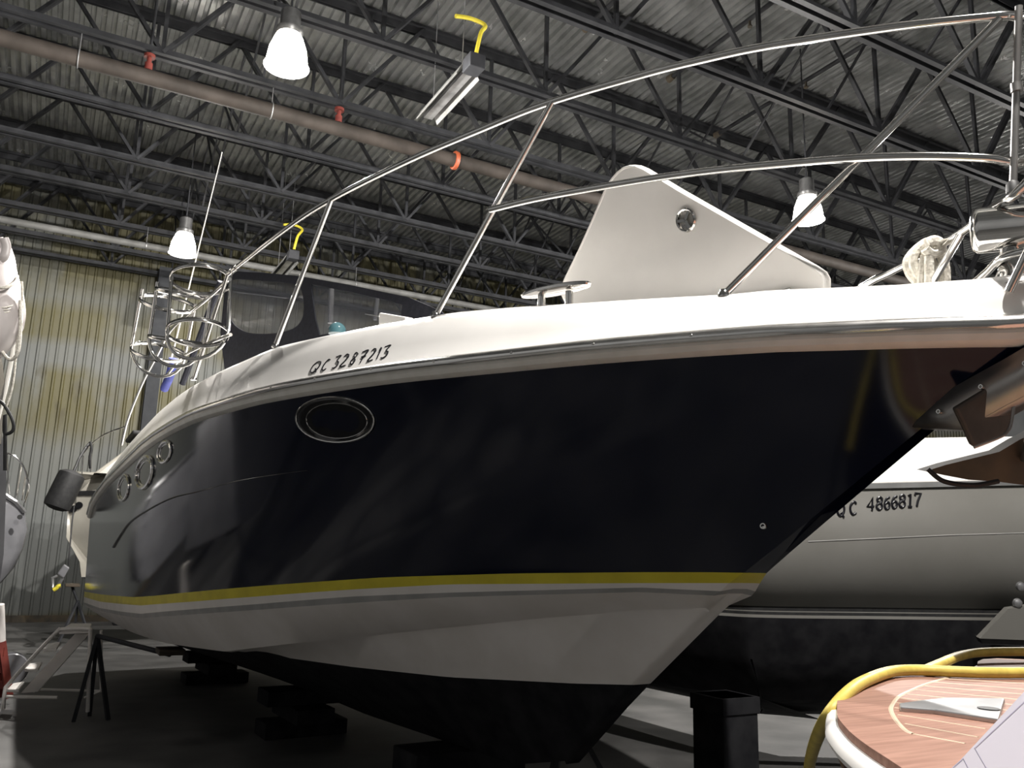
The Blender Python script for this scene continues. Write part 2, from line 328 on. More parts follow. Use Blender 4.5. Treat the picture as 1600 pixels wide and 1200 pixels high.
# high bay lamps
def lamp(p, lab, hk=ZR, pw=1.0):
    p = np.array(p, float); t = thing('high_bay_lamp', lab, 'lamp', p, 'high bay lamps')
    MB().lathe(p, (0, 0, 1), [(-.2, .21), (-.17, .225), (0, .20), (.14, .15), (.2, .12), (.2, .1), (-.15, .19)], 28).build('glass_refractor', 'glass_on', t)
    MB().lathe(p, (0, 0, 1), [(.17, .13), (.21, .15), (.24, .15), (.26, .11), (.46, .11), (.49, .06), (.52, .02)], 24).build('ballast_housing', 'housing', t)
    MB().tube([p+(0, 0, .52), (p[0], p[1], hk)], .012, 8).build('stem', 'steel', t)
    MB().lathe(p, (0, 0, 1), [(-.205, .05), (-.205, .245), (-.198, .245), (-.198, .05)], 32).build('cutoff_disc', 'housing', t)  # opaque disc added under the glass to cut off the upward light
    ld = bpy.data.lights.new('lamp_light', 'POINT'); ld.energy = LAMP_P*pw; ld.shadow_soft_size = .05; ld.color = (1, .965, .92)
    lo = bpy.data.objects.new('lamp_light', ld); COL.objects.link(lo); lo.parent = t; lo.location = (0, 0, -.258)
    lq = bpy.data.lights.new('lamp_uplight', 'POINT'); lq.energy = LAMP_U*pw; lq.shadow_soft_size = .10; lq.color = (1, .965, .92)
    lo = bpy.data.objects.new('lamp_uplight', lq); COL.objects.link(lo); lo.parent = t; lo.location = (0, 0, -.32)
    return t
LP = [onZ(450, 78, 7.0), onZ(287, 380, 6.95), onZ(1262, 325, 7.0)]
lamp(LP[0], 'lit round high bay lamp at the top left, largest of the glowing lamps')
lamp(LP[1], 'lit round high bay lamp low at the left, over the fender baskets', pw=.33)
lamp(LP[2], 'lit round high bay lamp at the right, behind the diagonal rail tube')
lamp((2.3, .4, 7.0), 'lit round high bay lamp straight above the bow, out of the photo', pw=.9)

lamp((17.6, 8.6, 7.0), 'lit round high bay lamp beyond the right edge of the photo')

# gas heaters with yellow hose
def heater(c, lab, L=2.0):
    c = np.array(c, float); t = thing('gas_heater', lab, 'heater', c, 'gas heaters under the trusses')
    h = MB(); pr_ = [(-.15, -.08), (-.09, .05), (.09, .05), (.15, -.08)]
    h.strip([[c+(a, y, z) for a, z in pr_] for y in (-L/2, L/2)]); h.build('reflector_hood', 'heater', t, solid=.01, smooth=False)
    MB().box(c+(0, 0, -.02), (.12, L*.96, .05)).build('burner_tile', 'alu', t, smooth=False)
    MB().box(c+(0, -L/2-.15, 0), (.2, .22, .18)).build('burner_box', 'steel', t, smooth=False, bevel=.01)
    MB().tube(sm([c+(0, -L/2-.2, .12), c+(.05, -L/2-.2, .4), c+(.15, -L/2-.1, .6), c+(.0, -L/2, .7), c+(-.2, -L/2, .66)]), .025, 8).build('gas_hose', 'yellow', t)
    for y in (-L*.35, L*.35): MB().tube([c+(0, y, .06), (c[0], c[1]+y, ZR)], .006, 6).build('hanging_wire', 'alu', t)
heater(onZ(698, 148, 7.3), 'grey gas heater with yellow hose hanging near the top centre', 1.25)
heater(onZ(442, 418, 7.3), 'grey gas heater low at left, seen just above the dark canvas', 1.3)

# ------------------------------------------------------------------ the big cruiser
fS0 = plan(1.6, 0, 6, 2.6, .02)
def fS(s): return fS0(s)
sheer_px = [(1600, 508), (1500, 510), (1400, 513), (1300, 517), (1200, 521), (1100, 528), (1000, 536), (900, 545), (800, 556), (700, 567), (600, 579), (500, 595), (400, 615), (350, 630), (300, 647), (250, 675), (225, 693), (200, 717)]
zS = tab(solve(sheer_px, fS, 0), [(0, 2.346), (9.6, 2.38), (10.6, 2.30), (11.4, 2.2), (11.75, 2.02), (12.2, 1.9)])
fT = plan(1.5, 1.15, 6.5, 2.2); fC = plan(1.35, 1.42, 6.5, 2.0)
zT = tab(solve([(1165, 895), (1100, 894), (1000, 894), (900, 895), (800, 896), (600, 902), (400, 916), (300, 925), (240, 931), (210, 933)], fT, 1.15), [(1.1, 1.575), (9.5, 1.08), (12, 1.0)])
zTb = tab(solve([(1150, 911), (1000, 911), (850, 912), (700, 913), (550, 921), (400, 932), (300, 940), (220, 946)], fT, 1.15), [(9.5, 1.0), (12, .93)])
zG = tab(solve([(1000, 918), (850, 922), (700, 926), (550, 932), (400, 944), (300, 952), (220, 959)], lambda s: fT(s)-.01, 1.15), [(9.5, .93), (12, .86)])
zGb = tab(solve([(1000, 925), (850, 929), (700, 933), (550, 942), (400, 953), (300, 960), (220, 966)], lambda s: fT(s)-.015, 1.15), [(9.5, .9), (12, .83)])
zC = tab(solve([(1000, 952), (850, 963), (600, 988), (480, 1003), (350, 1018), (260, 1005), (200, 985)], fC, 1.42), [(1.42, 1.42), (9.5, .78), (12, .74)])
fW0 = plan(1.25, 1.85, 4.4, 1.05)
wpts = solve([(990, 1070), (900, 1068), (700, 1058), (550, 1042), (450, 1028)], fW0, 1.85)
def fW(s): return min(float(fW0(s)), float(fC(s))-.004)
_zw = tab(wpts, [(1.85, 1.06)])
def zW(s):
    a = _zw(s) if s < wpts[-1][0] else None
    if a is not None: return min(a, zC(s)-.01)
    e = wpts[-1]; k = min(1, (s-e[0])/.7); return min(_zw(e[0])*(1-k) + (zC(s)-.004)*k, zC(s)-.004)
zK = tab([(2.4, .62), (2.9, .50), (5, .42), (12, .36)])
SEND = 11.7
def hull_w(s, z):                       # half breadth of the topsides at height z
    a, b_ = zT(s), zS(s)-.06; u = min(max((z-a)/(b_-a), 0), 1.1); g = u**(1.0-.52*max(0, 1-s/4)); lo = float(fT(s)) if s > 1.15 else .05
    return lo + (float(fS(s))-.02-lo)*g
def surf(x, y, off=0.):
    w_ = 1.0
    for _ in range(60):
        q = onW(x, y, w_+off); s, _, z = bf(q); n_ = hull_w(max(s, 0), z); w_ = w_*.6 + n_*.4
    return onW(x, y, w_+off)
STEM = tab([(2.55, -.02), (2.35, .0), (2.269, .039), (2.194, .246), (2.105, .457), (1.945, .67), (1.803, .874), (1.559, 1.185), (1.394, 1.423), (1.051, 1.882), (.837, 2.168), (.57, 2.45), (.4, 2.6)])  # z -> s
def stem_s(z): return STEM(z)
def row(fw, fz, z0, n=70):              # one hull line from the stem (at height z0) to the stern
    s0 = stem_s(z0); out = []
    for k in range(n+1):
        t = (k/n)**1.6; s = s0 + (SEND-s0)*t; out.append((s, fw(s), fz(s)))
    out[0] = (s0, .04, z0); return out
def mid(rows_a, rows_b, u):
    out = []
    for k, (a, b_) in enumerate(zip(rows_a, rows_b)):
        z = a[2]+(b_[2]-a[2])*u
        s = a[0]+(b_[0]-a[0])*u if k else stem_s(z)
        g = u**(1.0-.52*max(0, 1-s/4)); out.append((s, a[1]+(b_[1]-a[1])*g, z))
    return out
rS = row(lambda s: float(fS(s))-.02, lambda s: zS(s)-.05, 2.29)
rT = row(lambda s: float(fT(s)), zT, 1.572)
rTb = row(lambda s: float(fT(s))-.004, zTb, 1.53)
rG = row(lambda s: float(fT(s))-.01, zG, 1.505)
rGb = row(lambda s: float(fT(s))-.015, zGb, 1.485)
rC = row(lambda s: float(fC(s)), zC, 1.41)
rC2 = row(lambda s: float(fC(s))-.05 if s > 3 else float(fC(s))-.05*max(0, (s-1.4)/1.6), lambda s: zC(s)-.006, 1.40)
rW = row(lambda s: fW(s)-.06*min(1, max(0, (s-1.9)/2)) if False else min(fW(s), float(fC(s))-.055) if s > 2.6 else fW(s), lambda s: min(zW(s), zC(s)-.008), 1.05)
rK = row(lambda s: .04, zK, .60)
boat = thing('motor_cruiser', 'big motor cruiser with glossy navy hull, white deck and yellow stripe, on stands', 'boat', P(6, 0, 0))
def hull_part(name, m_, rows, both=True, bow=True, stern=True):
    b_ = MB()
    for sd in (1, -1):
        b_.strip([[P(s, w_*sd, z) for s, w_, z in r] for r in rows])
    if bow: b_.strip([[P(*r[0][:1], r[0][1]*sd, r[0][2]) for r in rows] for sd in (1, -1)])
    if stern: b_.strip([[P(r[-1][0], r[-1][1]*sd, r[-1][2]) for r in rows] for sd in (1, -1)])
    return b_.build(name, m_, boat)
TOPS = hull_part('topsides', 'navy', [rT]+[mid(rT, rS, u) for u in (.12, .25, .38, .5, .62, .74, .87)]+[rS])
hull_part('waterline_stripe', 'yellow_stripe', [rT, rTb])
hull_part('lower_hull', 'white_low', [rTb, rG])
hull_part('thin_grey_stripe', 'grey_stripe', [rG, rGb])
hull_part('chine_band', 'white_low', [rGb, rC, rC2, rW])
hull_part('bottom', 'antifoul', [rW, rK])
# deck moulding
def rowD(dw, dz, n=70):
    out = []
    for k in range(n+1):
        t = (k/n)**1.6; s = -.02 + (SEND+.02)*t; out.append((s, max(float(fS(max(s, 0)))+dw*min(1, .15+s/1.0 if s > 0 else .15), 0.004), dz(s)))
    return out
zD = tab(solve([(1600, 455), (1500, 453), (1400, 452), (1200, 453), (1100, 460), (900, 472), (800, 478), (700, 487), (620, 500), (500, 524), (430, 540), (380, 562), (330, 585), (290, 608), (250, 640), (220, 672), (200, 695)], lambda s: fS(s)-.12, 0), [(0, 2.475), (9.6, 2.70), (11, 2.6), (12, 2.4)])
dk = [rowD(-.005, lambda s: zS(s)+.02), rowD(-.02, lambda s: zS(s)+.06*(zD(s)-zS(s))+.02), rowD(-.05, lambda s: zS(s)+.45*(zD(s)-zS(s))), rowD(-.062, lambda s: zS(s)+.55*(zD(s)-zS(s))),
      rowD(-.10, lambda s: zS(s)+.88*(zD(s)-zS(s))), rowD(-.125, lambda s: zS(s)+.97*(zD(s)-zS(s))), rowD(-.16, lambda s: zD(s)+.004)]
dk.append([(s, w_*.8, z+.012) for s, w_, z in dk[-1]]); dk.append([(s, w_*.4, z+.03) for s, w_, z in dk[-2]]); dk.append([(s, 0, z+.04) for s, w_, z in dk[-3]])
DECK = hull_part('deck', 'white', dk)
# rub rail
def rail_rows(prof):
    out = []
    for dw, dz in prof: out.append([(max(s, -.03), w_+.02+dw if k else w_+.02+dw, zS(max(s, 0))+dz) for k, (s, w_, z) in enumerate(rowD(-.02, zS))])
    return out
hull_part('rub_rail_base', 'rubwhite', rail_rows([(-.03, -.012), (.012, -.014), (.02, -.03), (.012, -.05), (-.01, -.062), (-.05, -.064)]))
hull_part('rub_rail_insert', 'satin', rail_rows([(-.03, .034), (.0, .033), (.016, .028), (.028, .019), (.035, .008), (.036, -.002), (.032, -.012), (.02, -.019), (-.03, -.02)]))
for k, s in enumerate([.55, .9, 1.25, 1.6, 2.0, 2.4, 2.85, 3.3, 3.8]):
    p = P(s, float(fS(s))+.036, zS(s)+.006)
    MB().lathe(p, BN*.9-BD*.3, [(-.004, .006), (.002, .006), (.004, .003)], 8).build('rub_rail_screw', 'chrome', boat)
from mathutils.bvhtree import BVHTree
def bvh(o): return BVHTree.FromPolygons([tuple(v.co) for v in o.data.vertices], [tuple(p.vertices) for p in o.data.polygons])
HB = bvh(TOPS); DB = bvh(DECK)
def cast(tree, x, y, off=0.):
    r = ray(x, y); r = r/np.linalg.norm(r); h, n_, i_, d_ = tree.ray_cast(Vector(EYE), Vector(r))
    if h is None: h, n_, i_, d_ = tree.find_nearest(Vector(EYE+r*8))
    n_ = np.array(n_); n_ = -n_ if n_@r > 0 else n_
    return np.array(h)+n_*off
def surf(x, y, off=0.): return cast(HB, x, y, off)
# moulded groove along the side aft
kn = [(480, 735), (430, 742), (370, 752), (310, 768), (270, 778), (235, 795), (205, 815), (190, 835), (178, 855)]
MB().tube(sm([surf(x, y) for x, y in kn], 6), list(np.linspace(.002, .018, len(kn)*6-5)), 8, flat=.5).build('side_moulding', 'navy', boat)
# portlights
def ring(cx, cy, rx, ry, n=40, rot=0, off=0.):
    out = []
    for k in range(n):
        a = 2*math.pi*k/n; x = rx*math.cos(a); y = ry*math.sin(a)
        out.append(surf(cx+x*math.cos(rot)-y*math.sin(rot), cy+x*math.sin(rot)+y*math.cos(rot), off))
    return out
def portlight(cx, cy, rx, ry, rot=0, r=.006, inner=.78, lab=None):
    a = ring(cx, cy, rx, ry, rot=rot, off=.004); f_ = MB().tube(a, r, 8, True); fr = f_.build('portlight_frame', 'chrome', boat)
    if lab: fr['label'] = lab
    b_ = ring(cx+rx*.03, cy+ry*.05, rx*inner, ry*inner, rot=rot, off=.001)
    c_ = ring(cx, cy, rx*.96, ry*.96, rot=rot, off=.005); e = ring(cx, cy, rx*.9, ry*.9, rot=rot, off=.008)
    MB().strip([c_+[c_[0]], e+[e[0]], b_+[b_[0]]]).build('portlight_rim', 'black_gloss', fr)
    MB().tube(b_, r*.5, 6, True).build('portlight_gasket', 'chrome', fr)
    cen = sum(b_)/len(b_); MB().add(b_+[cen], [(i, (i+1) % len(b_), len(b_)) for i in range(len(b_))]).build('portlight_glass', 'black_gloss', fr)
portlight(524.5, 655.5, 61, 35, rot=.06, lab='large oval portlight')
portlight(258, 706, 9.5, 17, rot=.25, r=.012)
portlight(227, 738, 12, 25, rot=.2, r=.02)
portlight(194, 762, 8, 20, rot=.15, r=.016)
def thru(p, n_, r, nm='hull_fitting'):
    MB().lathe(p, n_, [(-.01, r), (.004, r), (.01, r*.8), (.01, r*.5), (.0, r*.45)], 18).build(nm, 'chrome', boat)
thru(surf(1193, 822), BN*.9-BD*.4, .014); thru(P(stem_s(1.745), .05, 1.745), BN*.5-BD*.7, .014)
# bow eye plate
# stem guard, pixel outline taken on the stem face
g = MB(); n_ = BN
up_ = [P(stem_s(z)-.006, .058, z) for z in np.linspace(2.105, 2.30, 8)]
lo_ = [P(stem_s(z-.0)-.15 if z > 2.12 else stem_s(z)-.03, .052, z-.085 if z > 2.12 else z-.03) for z in np.linspace(2.105, 2.30, 8)]
g.strip([up_, lo_, [q-BN*.104 for q in lo_], [q-BN*.116 for q in up_]]); g.build('stem_guard', 'stainless_dull', boat, solid=.004)
for z in (2.14, 2.2, 2.25): thru(P(stem_s(z)-.06, .062, z-.03), BN, .009, 'guard_bolt')

# rails: radius of the tube and the curve of the top rail
RR = .0155
fR = lambda s: fS(s)-.08
top_px = [(1600, 22), (1560, 25), (1400, 42), (1200, 72), (1100, 93), (1000, 118), (850, 163), (750, 203), (640, 250), (520, 310), (450, 355), (360, 425)]
top = [P(s, float(fR(s)), z) for s, z in solve(top_px, fR, -.5)]
mid_px = [(1600, 253), (1540, 247), (1450, 244), (1340, 247), (1200, 258), (1100, 268), (1000, 282), (850, 308), (765, 328)]
midr = [P(s, float(fR(s)), z) for s, z in solve(mid_px, fR, -.5)]
aft_px = [(358, 436), (320, 470), (268, 515), (243, 560), (222, 600), (200, 655), (190, 695)]
aft = [P(s, float(fS(s))-.10, z) for s, z in solve(aft_px, lambda s: fS(s)-.10, -.5)]
afm_px = [(360, 523), (322, 538), (285, 558), (262, 585)]
afm = [P(s, float(fS(s))-.10, z) for s, z in solve(afm_px, lambda s: fS(s)-.10, -.5)]
def pr_st(px_a, px_b):
    s, z = solve([px_b], fR, -.5)[0]; b_ = P(s, float(fR(s)), z)
    s, z = solve([px_a], lambda q: fS(q)-.13, -.5)[0]; a = P(s, float(fS(s))-.13, z-.01); return a, b_
rail = thing('bow_rail', 'polished stainless bow rail around the foredeck of the navy cruiser', 'railing', P(2, .8, 2.6))
def mirror(p): s, w_, z = bf(p); return P(s, -w_, z)
# the front of the pulpit closes round the bow
tip = [P(-.10, .02, 3.425), P(-.14, -.10, 3.42)]
def portp(px, off=.08): return [P(s, -(float(fS(s))-off), z) for s, z in solve(px, lambda q: fS(q)-off, -.3, side=-1)]
ptp = portp([(1600, 290), (1550, 326), (1502, 363), (1440, 400), (1390, 426), (1345, 450)]); ptm = portp([(1575, 400), (1540, 427), (1505, 453)])
print('PORT', [np.round(bf(q), 2) for q in ptp], [np.round(bf(q), 2) for q in ptm], [np.round(bf(q), 2) for q in midr[:3]])
pe = bf(ptp[-1]); pext = [P(pe[0]+k, -(float(fS(pe[0]+k))-.08), pe[2]-.06*k) for k in (.6, 1.4, 2.2)]; pend = P(pe[0]+3.0, -(float(fS(pe[0]+3.0))-.1), zD(pe[0]+3.0))
p0 = bf(ptp[0])
ft = sm(list(reversed(top)) + [P(-.26, .02, 3.40), P(-.34, -.02, 3.3), P(-.2, -.05, (3.3+p0[2])/2)], 6)
MB().tube(ft, RR, 12).build('top_rail', 'chrome', rail)
MB().tube(sm([P(-.2, -.05, (3.3+p0[2])/2)]+ptp+pext+[pend], 6), RR, 12).build('port_rail', 'chrome', rail)
pm = bf(ptm[-1])
MB().tube(sm([P(-.1, -.04, bf(ptm[0])[2])]+ptm+[P(pm[0]+.6, -(float(fS(pm[0]+.6))-.08), pm[2]-.03), P(pm[0]+1.4, -(float(fS(pm[0]+1.4))-.08), zD(pm[0]+1.4))], 6), RR*.9, 12).build('port_lower_rail', 'chrome', rail)
for a_, b_ in (((1448, 456), (1502, 364)), ((1575, 456), (1612, 380))):
    pa, pb2 = portp([a_], .12)[0], portp([b_])[0]; MB().tube([pa, pb2], RR*.9, 12).build('stanchion', 'chrome', rail)
fm = sm(list(reversed(midr)) + [P(-.10, .0, bf(midr[0])[2])], 6)
MB().tube(fm, RR*.95, 12).build('middle_rail', 'chrome', rail)
MB().tube(sm(aft, 6), RR, 12).build('aft_rail', 'chrome', rail)
MB().tube(sm(afm, 6), RR*.8, 10).build('lower_aft_rail', 'chrome', rail)
sts = [((430, 538), (517, 312)), ((680, 490), (862, 160)), ((1130, 457), (1560, 30)), ((303, 590), (356, 428))]
for a_, b_ in sts:
    a, b2 = pr_st(a_, b_)
    for A_, B_ in ((a, b2),):
        st = MB().tube([A_, B_], RR*.95, 12).build('stanchion', 'chrome', rail)
        MB().lathe(A_, (0, 0, 1), [(-.01, .024), (.004, .024), (.012, .018), (.02, .016)], 16).build('stanchion_base', 'chrome', st)
gp = onW(1592, 10, .0); gq = onW(1583, 292, .0)
gr = MB().tube([gp, gq], .012, 10).build('gate_rod', 'stainless_dull', rail)
MB().lathe(gq, (0, 0, -1), [(-.02, .012), (-.01, .02), (.02, .022), (.03, .01)], 12).build('rubber_foot', 'black', gr)
MB().lathe(gp+(gq-gp)*.45, (0, 0, -1), [(-.01, .018), (.02, .018)], 12).build('clamp', 'stainless_dull', gr)
# clamps at the end of the top rail
for k, f_ in enumerate((.0, .06)):
    p = top[-1]+(top[-2]-top[-1])*f_*1.5; MB().lathe(p, top[-2]-top[-1], [(-.025, .022), (.025, .022)], 12).build('rail_clamp', 'chrome', rail)

# cleat on the side deck
def deckp(x, y, w_=None):
    s = solve([(x, y)], lambda q: fS(q)-.18, 0)[0][0]; return s
s1 = solve([(846, 470)], lambda q: fS(q)-.17, 0)[0]; s2 = solve([(889, 467)], lambda q: fS(q)-.17, 0)[0]
sa, sb = s1[0], s2[0]; wa = float(fS(sa))-.17; wb = float(fS(sb))-.17
cl = thing('deck_cleat', 'polished oval mooring cleat on the white deck edge, left of the hatch', 'cleat', P(sa, wa, zD(sa)))
for s, w_ in ((sa, wa), (sb, wb)): MB().lathe(P(s, w_, zD(s)-.01), (0, 0, 1), [(0, .025), (.006, .018), (.07, .017)], 14).build('cleat_post', 'chrome', cl)
mc = (P(sa, wa, 0)+P(sb, wb, 0))/2; dv = P(sa, wa, 0)-P(sb, wb, 0); dv /= np.linalg.norm(dv); nv = np.array((-dv[1], dv[0], 0))
zc = solve([(868, 453)], lambda q: fS(q)-.17, 0)[0][1]
lx = np.linalg.norm(P(sa, wa, 0)-P(sb, wb, 0))*1.27
ov = [[mc + dv*math.cos(a)*lx*k + nv*math.sin(a)*.055*k + np.array((0, 0, zc+h)) for a in np.linspace(0, 2*math.pi, 33)[:-1]] for k, h in ((.0, .012), (.8, .012), (.97, .008), (1, .0), (.97, -.008), (.8, -.012), (0, -.012))]
MB().strip(ov, True).build('cleat_horn', 'chrome', cl)

# raised triangular hatch with chrome ventilator
def onplane(x, y, p0, nn):
    r = ray(x, y); t_ = ((p0-EYE)@nn)/(r@nn); return EYE+r*t_
hp0 = onW(1285, 458, .12); hp1 = onW(885, 465, .30); hd = hp1-hp0; hd[2] = 0; hd /= np.linalg.norm(hd)
hn = np.cross(hd, np.array((.0, .0, 1.))); hn /= np.linalg.norm(hn)
if hn@(EYE-hp0) < 0: hn = -hn
hn = hn*math.cos(.36)-np.array((0, 0, math.sin(.36)))
hz = [(963, 268), (972, 261), (982, 258), (992, 259), (1004, 264), (1060, 298), (1130, 338), (1200, 378), (1270, 418), (1283, 427), (1289, 438), (1289, 452), (1283, 475), (900, 492), (884, 480), (876, 462), (876, 448), (880, 437), (905, 385), (925, 340), (945, 292), (955, 277)]
fr_ = [onplane(x, y, hp0, hn) for x, y in hz]; cen = sum(fr_)/len(fr_)
hatch = thing('deck_hatch', 'raised white triangular foredeck hatch with round chrome vent', 'hatch', hp0)
def inset(k, d): return [cen+(q-cen)*k+hn*d for q in fr_]
hb = MB(); n2 = len(fr_)
rows_ = [inset(.985, -.05), inset(1.0, -.045), inset(1.0, -.01), inset(.992, 0), inset(.975, .0), inset(.965, -.004)]
hb.strip(rows_, True); k = len(hb.v); hb.add(rows_[-1], [tuple(range(n2))]); hb.add(rows_[0], [tuple(range(n2))]); hb.build('hatch_lid', 'white', hatch)
vp_ = onplane(1072, 344, hp0, hn)
vt = MB().lathe(vp_, hn, [(-.01, .052), (.004, .052), (.010, .046), (.006, .04), (-.004, .038)], 28).build('vent_ring', 'chrome', hatch)
u_ = hd; v_ = np.cross(hn, u_)
for k in range(3):
    a = math.radians(90+120*k+20); MB().bar(vp_+hn*.006, vp_+hn*.006+(u_*math.cos(a)+v_*math.sin(a))*.04, .012, .006, hn).build('vent_spoke', 'chrome', vt)
MB().lathe(vp_, hn, [(-.006, .039), (-.005, .039)], 24).build('vent_dark_insert', 'black_gloss', vt)
hgp = onplane(1225, 454, hp0, hn)
MB().tube([hgp+hn*.02-u_*.04, hgp+hn*.02+u_*.04], .006, 8).build('hatch_handle', 'chrome', hatch)

# search light on the foredeck
slc = onW(1516, 362, 0.0); sldir = np.array((.60, -.80, -.03))
sl = thing('search_light', 'chrome search light on a flared stand at the bow', 'light', slc)
Rl = .076
MB().lathe(slc, sldir, [(0, .01), (.0, Rl*.6), (.006, Rl*.86), (.02, Rl), (.17, Rl), (.172, Rl*1.02), (.185, Rl*1.02), (.187, Rl*.98), (.26, Rl), (.28, Rl*1.03)], 40).build('light_body', 'chrome', sl)
MB().lathe(slc+sldir*.28, sldir, [(0, Rl), (.01, Rl*.95)], 30).build('light_lens', 'black_gloss', sl)
bz = zD(.0)+.02
MB().lathe((*(slc+sldir*.11)[:2], slc[2]-Rl), (0, 0, -1), [(0, .03), (.03, .035), (.07, .042), (.11, .062), (max(.13, slc[2]-Rl-bz), .1)], 24).build('light_stand', 'chrome', sl)

# coiled rope on the far rail
def portp(px, off=.08): return [P(s, -(float(fS(s))-off), z) for s, z in solve(px, lambda q: fS(q)-off, -.3, side=-1)]
print('port rail', [np.round(bf(q), 2) for q in portp([(1600, 290), (1500, 362), (1440, 400), (1345, 450)])])
fp = portp([(1440, 392)])[0]
rp = thing('coiled_rope', 'hank of white rope tied on the far side rail right of the hatch', 'rope', fp)
dd = np.linalg.norm(fp-EYE)
dep = float((fp-EYE)@CF)-.05
def rope(px, r=.016, k=0.): MB().tube(sm([onD(x, y, dep-k*.03) for x, y in px], 8), r, 8).build('rope_loop', 'rope', rp)
rope([(1462, 384), (1452, 378), (1440, 384), (1425, 398), (1418, 412), (1424, 430), (1440, 446), (1446, 455), (1446, 470)], .019)
rope([(1440, 384), (1430, 396), (1427, 412), (1434, 428), (1444, 436)], .017, 1)
rope([(1436, 396), (1446, 396), (1455, 410), (1462, 424), (1466, 446), (1464, 470)], .019, 1)
rope([(1456, 380), (1468, 384), (1473, 402), (1477, 430), (1476, 470)], .019, 2)
rope([(1446, 400), (1442, 420), (1440, 450), (1437, 470)], .018, 2)
rope([(1452, 400), (1452, 430), (1450, 470)], .018, 3)
rope([(1446, 388), (1456, 396), (1468, 392), (1470, 382), (1460, 376), (1448, 380)], .02, 3)

# light deck vent and dome by the windshield
s = solve([(620, 494)], lambda q: fS(q)-.3, 0)[0]; w_ = float(fS(s[0]))-.3
q = thing('deck_vent', 'small white wedge shaped moulding on the foredeck, in front of the dark canvas', 'vent', P(s[0], w_, zD(s[0])))
A0 = [onW(598, 492, w_), onW(600, 489.5, w_), onW(640, 496, w_), onW(640, 506, w_), onW(598, 508, w_)]
MB().plate([p-np.array((0, 0, .0)) for p in A0], BN, .05).build('vent_cowl', 'white', q, smooth=False, bevel=.006)
MB().plate([onW(578, 491.5, w_), onW(600, 494.5, w_), onW(600, 496.5, w_), onW(578, 492.6, w_)], BN, .06).build('wiper_arm', 'alu', q, smooth=False)
s = solve([(527, 512)], lambda q: fS(q)-.35, 0)[0]; w_ = float(fS(s[0]))-.35; c = onW(527, 514, w_)
tag(MB().lathe(c-np.array((0, 0, .03)), (0, 0, 1), [(0, .05), (.03, .052), (.045, .046), (.062, .03), (.07, .01)], 24).build('domed_lamp', 'dome'), 'small teal glass dome on the white deck before the dark canvas', 'deck light')

# registration letters on the coaming
def coam(x, y): return cast(DB, x, y, .001)
G = {'Q': [[(.75, .9), (.5, 1.0), (.15, .75), (.0, .3), (.15, .05), (.45, .1), (.7, .45), (.78, .85), (.6, 1.0)], [(.4, .4), (.6, .0)]],
     'C': [[(.75, .9), (.5, .95), (.15, .6), (.05, .2), (.25, .02), (.55, .12)]],
     '3': [[(.1, .95), (.7, 1.0), (.35, .6), (.6, .45), (.55, .15), (.25, .0), (.0, .05)]],
     '2': [[(.15, .8), (.45, 1.0), (.7, .85), (.5, .5), (.0, .02), (.65, .05)]],
     '8': [[(.7, .85), (.45, 1.0), (.25, .8), (.4, .55), (.55, .3), (.35, .02), (.08, .12), (.15, .38), (.5, .6), (.72, .85)]],
     '7': [[(.1, .92), (.75, 1.0), (.35, .4), (.2, .0)], [(.15, .5), (.65, .55)]],
     '1': [[(.2, .75), (.5, 1.0), (.2, .0)]]}
def base_y(x): return float(np.interp(x, [483, 500, 513, 528, 548, 568, 590, 610], [584, 580.5, 577, 574, 570, 566.5, 561, 557]))
reg = [('Q', 484, 17), ('C', 502, 13), ('3', 519, 13), ('2', 531, 14), ('8', 546, 13), ('7', 560, 14), ('2', 574, 13), ('1', 587, 8), ('3', 595, 15)]
for ch, x0, wd in reg:
    o = MB()
    hgt = 18.5 if ch in '3287' else 17
    for stk in G[ch]:
        pts = []
        for u, v_ in stk:
            x = x0+u*wd+v_*5.5; pts.append(coam(x, base_y(x0+u*wd)-v_*hgt))
        pts = sm(pts, 5); n3 = len(pts); o.tube(pts, [.002+.0026*math.sin(math.pi*min(1, (i+1)/n3)*.9) for i in range(n3)], 6)
    o.build('registration_character', 'letter', boat)

# canvas and clear windows above the cockpit
WC = 1.12
_ca, _cb = P(2.1, .62, 0), P(5.0, 1.16, 0); _cn = np.cross(_cb-_ca, (0, 0, 1.)); _cn /= np.linalg.norm(_cn)
def onS(x, y, w_=WC): return onplane(x, y, _ca-_cn*((w_-WC) if _cn@BN < 0 else -(w_-WC)), _cn)
cv = thing('cockpit_enclosure', 'dark canvas cockpit enclosure with clear vinyl windows on the navy cruiser', 'canopy', P(5.5, 0, 2.8))
otl = [(368, 424), (420, 427), (471, 432), (546, 445), (640, 465), (690, 486), (700, 500), (640, 520), (500, 548), (430, 560), (352, 580), (345, 520), (352, 450), (358, 430)]
win1 = [(366, 437), (410, 439), (455, 443), (468, 448), (474, 462), (476, 485), (471, 502), (458, 514), (430, 521), (395, 521), (375, 514), (363, 502), (359, 485), (361, 450)]
win2 = [(487, 444), (546, 456), (600, 468), (630, 476), (626, 505), (560, 514), (500, 524), (494, 500), (490, 470)]
win3 = [(350, 470), (344, 450), (347, 520), (345, 560)]
def fillpoly(outer, holes, w_=WC):
    import bmesh
    bm = bmesh.new()
    def loop(l):
        vs = [bm.verts.new(tuple(onS(x, y, w_))) for x, y in l]; return [bm.edges.new((vs[i], vs[(i+1) % len(vs)])) for i in range(len(vs))]
    es = loop(outer)
    for h in holes: es += loop(h)
    bmesh.ops.triangle_fill(bm, use_beauty=True, edges=es); me = bpy.data.meshes.new('side_canvas'); bm.to_mesh(me); bm.free(); return me
